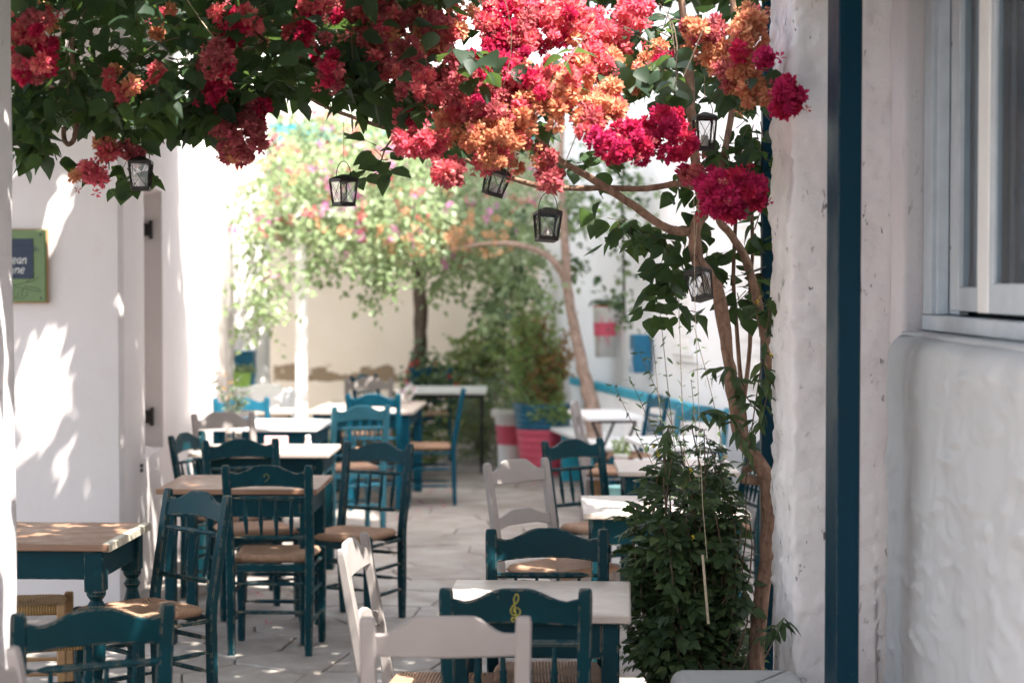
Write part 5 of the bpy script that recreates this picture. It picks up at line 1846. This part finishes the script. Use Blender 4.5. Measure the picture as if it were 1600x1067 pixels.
PX, PYY = (848 - 800) / F * 16.6, 16.6
pot("flower_pot", "large ridged pot painted pink below and blue above", (PX, PYY, 0), [
    ("lower_band", M['pink_pot'], ridged(.19, .238, 0, .405, 6)),
    ("upper_band", M['blue_pot'], ridged(.239, .258, .406, .60, 4) + [(.275, .602), (.275, .625), (.245, .627)])], 32, .61, .24, "painted plant pots")
pot("flower_pot", "smaller white pot with a pink band behind the big pink and blue pot", (.005, 17.1, 0), [
    ("lower_band", M['white_pot'], [(.125, 0), (.140, .22)]), ("pink_band", M['pink_pot'], [(.1405, .221), (.158, .40)]), ("upper_band", M['white_pot'], [(.1585, .401), (.165, .47), (.195, .475), (.20, .51), (.19, .54), (.165, .545)])], 28, .53, .16, "painted plant pots")
pot("flower_pot", "lime green pot standing on the white ledge", (-2.27, 15.5, .84), [("body", M['lime'], [(.075, 0), (.092, .10), (.096, .115), (.088, .117)])], 20, .11, .087)
pl = thing("potted_plant", "small light green plant growing in the lime green pot", "plant", (-2.27, 15.5, .95))
f = Foliage(SMALL_T, [M['leaf_vine']])
for _ in range(26):
    shoot((-2.27 + rng.uniform(-.05, .05), 15.5 + rng.uniform(-.05, .05), .96), (rng.uniform(-1, 1), rng.uniform(-1, 1), rng.uniform(.2, 1)), .08, .04, .02, lambda q: True, fol=f, grav=.1)
f.build(pl, "leaf", "foliage", 0)
bp = thing("square_planter", "square blue planter standing on the ledge behind the lime green pot", "planter", (-2.28, 15.78, .84))
box("body", M['blue_pot'], bp, -.09, .09, -.09, .09, 0, .27, .006)
box("rim", M['blue_pot'], bp, -.098, .098, -.098, .098, .2705, .29, .004)
cu = thing("cushion", "large white cushion leaning on the ledge behind the white table", "cushion", (-1.99, 15.12, .50))
def cushion_bm(w, h, t, seed):
    bm = bmesh.new()
    N = 14
    fr_, bk = {}, {}
    for i in range(N + 1):
        for j in range(N + 1):
            u, v = -1 + 2 * i / N, -1 + 2 * j / N
            th = t * (1 - abs(u) ** 3) ** .6 * (1 - abs(v) ** 3) ** .6 + .006
            x, z = u * w / 2 * (1 - .06 * (1 - abs(v)) * abs(u)), v * h / 2 * (1 - .06 * (1 - abs(u)) * abs(v)) + h / 2
            th += .006 * noise.noise(Vector((u * 3, v * 3, seed)))
            fr_[i, j] = bm.verts.new((x, -th, z)); bk[i, j] = bm.verts.new((x, th, z))
    for i in range(N):
        for j in range(N):
            bm.faces.new((fr_[i, j], fr_[i + 1, j], fr_[i + 1, j + 1], fr_[i, j + 1]))
            bm.faces.new((bk[i, j], bk[i, j + 1], bk[i + 1, j + 1], bk[i + 1, j]))
    for i in range(N):
        for a_, b_ in (((i, 0), (i + 1, 0)), ((i, N), (i + 1, N)), ((0, i), (0, i + 1)), ((N, i), (N, i + 1))):
            bm.faces.new((fr_[a_], fr_[b_], bk[b_], bk[a_]))
    return bm
o = put("cover", mesh_of(cushion_bm(.36, .36, .06, 1), "cover", M['cloth'], True), cu, None, (R(-14), 0, R(4)))
cu2 = put("cushion", mesh_of(cushion_bm(.30, .34, .06, 2), "cushion", simple("pale_blue_cloth", (.60, .64, .70), .9, .1, var=.12, scale=30), True), None, (-1.80, 15.0, .52), (R(-12), 0, R(-50)))
tag(cu2, "pale blue grey cushion turned edgeways beside the white cushion", "cushion")
be = put("stone_seat", mesh_of(prism_noise_bm(rounded([(-2.4, 14.72), (-1.66, 14.72), (-1.66, 15.26), (-2.4, 15.26)], .03), 0, .50, .06, .006, 4, .1, .03), "stone_seat", M['white'], True))
tag(be, "white masonry seat under the cushions at the back left", "seat")

# feathery plant in the big pot
fp = thing("feathery_plant", "tall feathery green plant with browning stems in the big pot", "plant", (PX, PYY, .60))
ff = Foliage(NARROW_T, [M['leaf_feather'], M['leaf_dry']])
fbm = bmesh.new()
for s in range(95):
    u = 835 + rng.gauss(0, .5) * 48
    v = rng.choice((rng.uniform(455, 560), rng.uniform(520, 620)))
    v += abs(u - 815) * .35
    dry = (u > 835 and rng.random() < .5 and v > 500) or rng.random() < .08
    tip = at(u, v, PYY + rng.uniform(-.2, .2))
    b0 = Vector((PX + rng.uniform(-.16, .16), PYY + rng.uniform(-.16, .16), .60))
    P_ = smooth_path([b0, b0 + (tip - b0) * .5 + Vector((rng.uniform(-.05, .05), 0, .06)), tip], 7)
    tube_bm(P_[::3] + [P_[-1]], .004, 4, fbm, cap=False)
    for p in P_[2:]:
        for _ in range(4):
            ff.add(p + rand_dir() * .03, rand_dir() + Vector((0, 0, .3)), rand_dir(), rng.uniform(.045, .095), 1 if dry else 0)
for _ in range(60):
    p = Vector((PX + rng.uniform(-.1, .28), PYY - .24 + rng.uniform(-.05, .05), .62 - rng.random() * .12))
    for _ in range(8):
        ff.add(p + rand_dir() * .04, rand_dir() + Vector((0, 0, -.3)), rand_dir(), rng.uniform(.035, .06), 0)
ff.build(fp, "leaf", "foliage", 0)
putw("stems", fbm, fp, M['bark_pale'], kind="stuff")
bpn = thing("potted_plant", "short leafy plant in the smaller white and pink pot", "plant", (.005, 17.1, .52))
f = Foliage(SMALL_T, [M['leaf_vine']])
for _ in range(26):
    shoot((.005 + rng.uniform(-.1, .1), 17.1 + rng.uniform(-.1, .1), .53), (rng.uniform(-1, 1), rng.uniform(-1, 1), rng.uniform(.3, 1)), .14, .06, .03, lambda q: True, fol=f, grav=.1)
f.build(bpn, "leaf", "foliage", 0)

# wall planters
YP = 16.4
wp = thing("wall_planter", "tall white wall planter with a dripping pink band", "planter", (rw(YP) - .13, YP, 1.05))
put("body", mesh_of(lathe_bm([(.085, 0), (.105, .42), (.112, .425), (.112, .44), (.098, .442)], 24), "body", M['white_pot'], True), wp)
put("pink_band", mesh_of(lathe_bm([(.0975, .19), (.1035, .305)], 24), "pink_band", M['pink_pot']), wp)
for q, (an, z0, z1) in enumerate(((-1.35, .10, .2), (-1.6, .15, .2), (-1.9, .30, .36), (-1.2, .30, .34), (-2.2, .14, .2))):
    rr = .0985 if z1 < .25 else .1075
    put("paint_drip", mesh_of(box_bm(-.004, .004, -.004, .004, z0, z1, .002), "paint_drip", M['pink_pot']), wp, (math.cos(an) * rr, math.sin(an) * rr, 0))
put("rim", mesh_of(lathe_bm([(.098, .443), (.114, .444), (.114, .455), (.10, .456)], 24), "rim", M['terra']), wp)
wpp = thing("potted_plant", "little leafy plant with one pink bloom in the dripping wall planter", "plant", (wp.location.x, wp.location.y, 1.5))
f = Foliage(SMALL_T, [M['leaf_bush']])
for _ in range(16):
    shoot((wp.location.x + rng.uniform(-.06, .06), YP + rng.uniform(-.06, .06), 1.5), (rng.uniform(-1, 1), rng.uniform(-1, 1), rng.uniform(.2, 1)), .12, .07, .04, lambda q: True, fol=f, grav=.3)
f.build(wpp, "leaf", "foliage", 0)
f = Foliage(BLOSSOM_T, [M['fl_mauve']])
f.add((wp.location.x + .02, YP - .11, 1.49), (0, 0, 1), (0, -1, 0), .03)
f.build(wpp, "blossom", "blossoms", 1, lambda p: 0)
YB = 15.3
b2 = thing("wall_planter", "tall blue planter with crossed wire hung on the right wall", "planter", (rw(YB) - .10, YB, .965), WANG)
box("body", M['blue_pot'], b2, -.07, .075, -.075, .075, 0, .315, .008)
put("crossed_wire", mesh_of(tube_bm([(-.078, -.07, .0), (-.078, .06, .2)], .004, 5, tube_bm([(-.078, .07, 0), (-.078, -.06, .2)], .004, 5)), "crossed_wire", M['white_paint']), b2)

# small plant pot on the rush stool, mint bucket
sp_ = put("flower_pot", mesh_of(lathe_bm([(.035, 0), (.05, .07), (.052, .08), (.044, .081)], 18), "flower_pot", M['white_pot'], True), None, (.74, 12.55, .465))
tag(sp_, "tiny white pot on the rush stool by the folding table", "pot")
tpn = thing("potted_plant", "tiny bushy plant in the white pot on the rush stool", "plant", (.74, 12.55, .54))
f = Foliage(NARROW_T, [M['leaf_feather']])
for _ in range(90):
    p = Vector((.74, 12.55, .545)) + rand_dir() * .05
    p.z = max(.54, p.z + .04)
    f.add(p, rand_dir() + Vector((0, 0, .7)), rand_dir(), rng.uniform(.03, .055))
f.build(tpn, "leaf", "foliage", 0)
mbk = thing("mint_bucket", "pale mint bucket standing on a low grey box beside the second pale table", "bucket", (.625, 11.0, .33))
put("body", mesh_of(lathe_bm([(.042, 0), (.060, .155), (.064, .158), (.064, .168), (.056, .169)], 20), "body", M['mint'], True), mbk)
put("handle", mesh_of(tube_bm([Vector((math.cos(q) * .062, -.02, .155 - math.sin(q) * .05)) for q in np.linspace(0, math.pi, 9)], .002, 5), "handle", M['white_paint']), mbk)
gx = put("low_box", mesh_of(box_bm(-.11, .11, -.11, .11, 0, .329, .006), "low_box", M['white_paint']), None, (.625, 11.0, 0))
tag(gx, "low pale box under the mint bucket", "box")

# vase with sprigs on the white table at the left, flowers on the big table
vs = thing("sprig_vase", "small glass vase with thin sprigs on the left white topped table", "vase", (-1.90, 12.55, .741))
put("body", mesh_of(lathe_bm([(.028, 0), (.034, .03), (.03, .07), (.016, .10), (.019, .115)], 16), "body", M['lpane'], True), vs)
f = Foliage(NARROW_T, [M['leaf_grey'], M['leaf_dry']])
vbm = bmesh.new()
for (du, dz, dry) in ((-.10, .26, 0), (-.03, .24, 1), (.05, .20, 0), (.10, .10, 0), (-.07, .14, 0), (.02, .12, 0), (.06, .06, 0), (.12, .05, 0)):
    P_ = smooth_path([Vector((-1.90, 12.55, .76)), Vector((-1.90 + du * .4, 12.54, .86)), Vector((-1.90 + du, 12.52, .86 + dz))], 6)
    tube_bm(P_[::2] + [P_[-1]], .002, 4, vbm, cap=False)
    for p in P_[5:]:
        for _ in range(2):
            f.add(p, rand_dir() + Vector((0, 0, .4)), rand_dir(), rng.uniform(.03, .06), dry)
putw("stems", vbm, vs, M['twig'], kind="stuff")
f.build(vs, "leaf", "leaves", 0)
wf_ = thing("flower_tub", "small tub of pale green and white blooms on the large table", "plant", (-.86, 15.0, .741))
put("tub", mesh_of(lathe_bm([(.04, 0), (.055, .06), (.05, .062)], 16), "tub", M['white_pot'], True), wf_)
f = Foliage(BLOSSOM_T, [M['white_pot'], M['leaf_vine'], M['fl_mauve']])
for _ in range(28):
    f.add(Vector((-.86, 15.0, .83)) + rand_dir() * .07, rand_dir(), Vector((0, -.6, .8)) + rand_dir() * .4, rng.uniform(.02, .03), rng.choice((0, 0, 1, 1, 2)))
f.build(wf_, "bloom", "blooms", 0)

# fallen bracts on the paving
PETAL = [pom_template(4, 21, .45), pom_template(3, 22, .4)]
pm = [[tri_mesh("bract", t[0], t[1], [M['fl_' + c]]) for t in PETAL] for c in ('mauve', 'pink', 'crimson')]
for (u, v) in ((668, 760), (676, 767), (668, 772), (656, 786), (652, 800), (669, 795), (692, 793), (646, 772), (655, 788), (690, 786), (797, 748), (815, 752), (832, 757), (842, 742), (845, 758), (601, 806), (415, 978), (388, 930), (402, 933), (650, 765), (620, 812), (700, 770)):
    Y = 1.7 * F / (v - 443)
    o = put("fallen_bract", rng.choice(rng.choice(pm[:2] if rng.random() < .8 else pm[2:])), None, ((u - 800) / F * Y, Y, .010), (0, 0, rng.uniform(0, 6)))
    o.scale = (.034, .034, .034)
    tag(o, "small pink bract fallen on the stone paving", "petal", "fallen pink bracts on the paving")
for (x, y, lab) in ((-.95, 14.2, "single pink bract lying on the middle of the large table"), (-.80, 14.75, "pink bract lying by the flower tub on the large table")):
    o = put("fallen_bract", pm[0][0], None, (x, y, .75), (0, 0, 1)); o.scale = (.03, .03, .03)
    tag(o, lab, "petal")
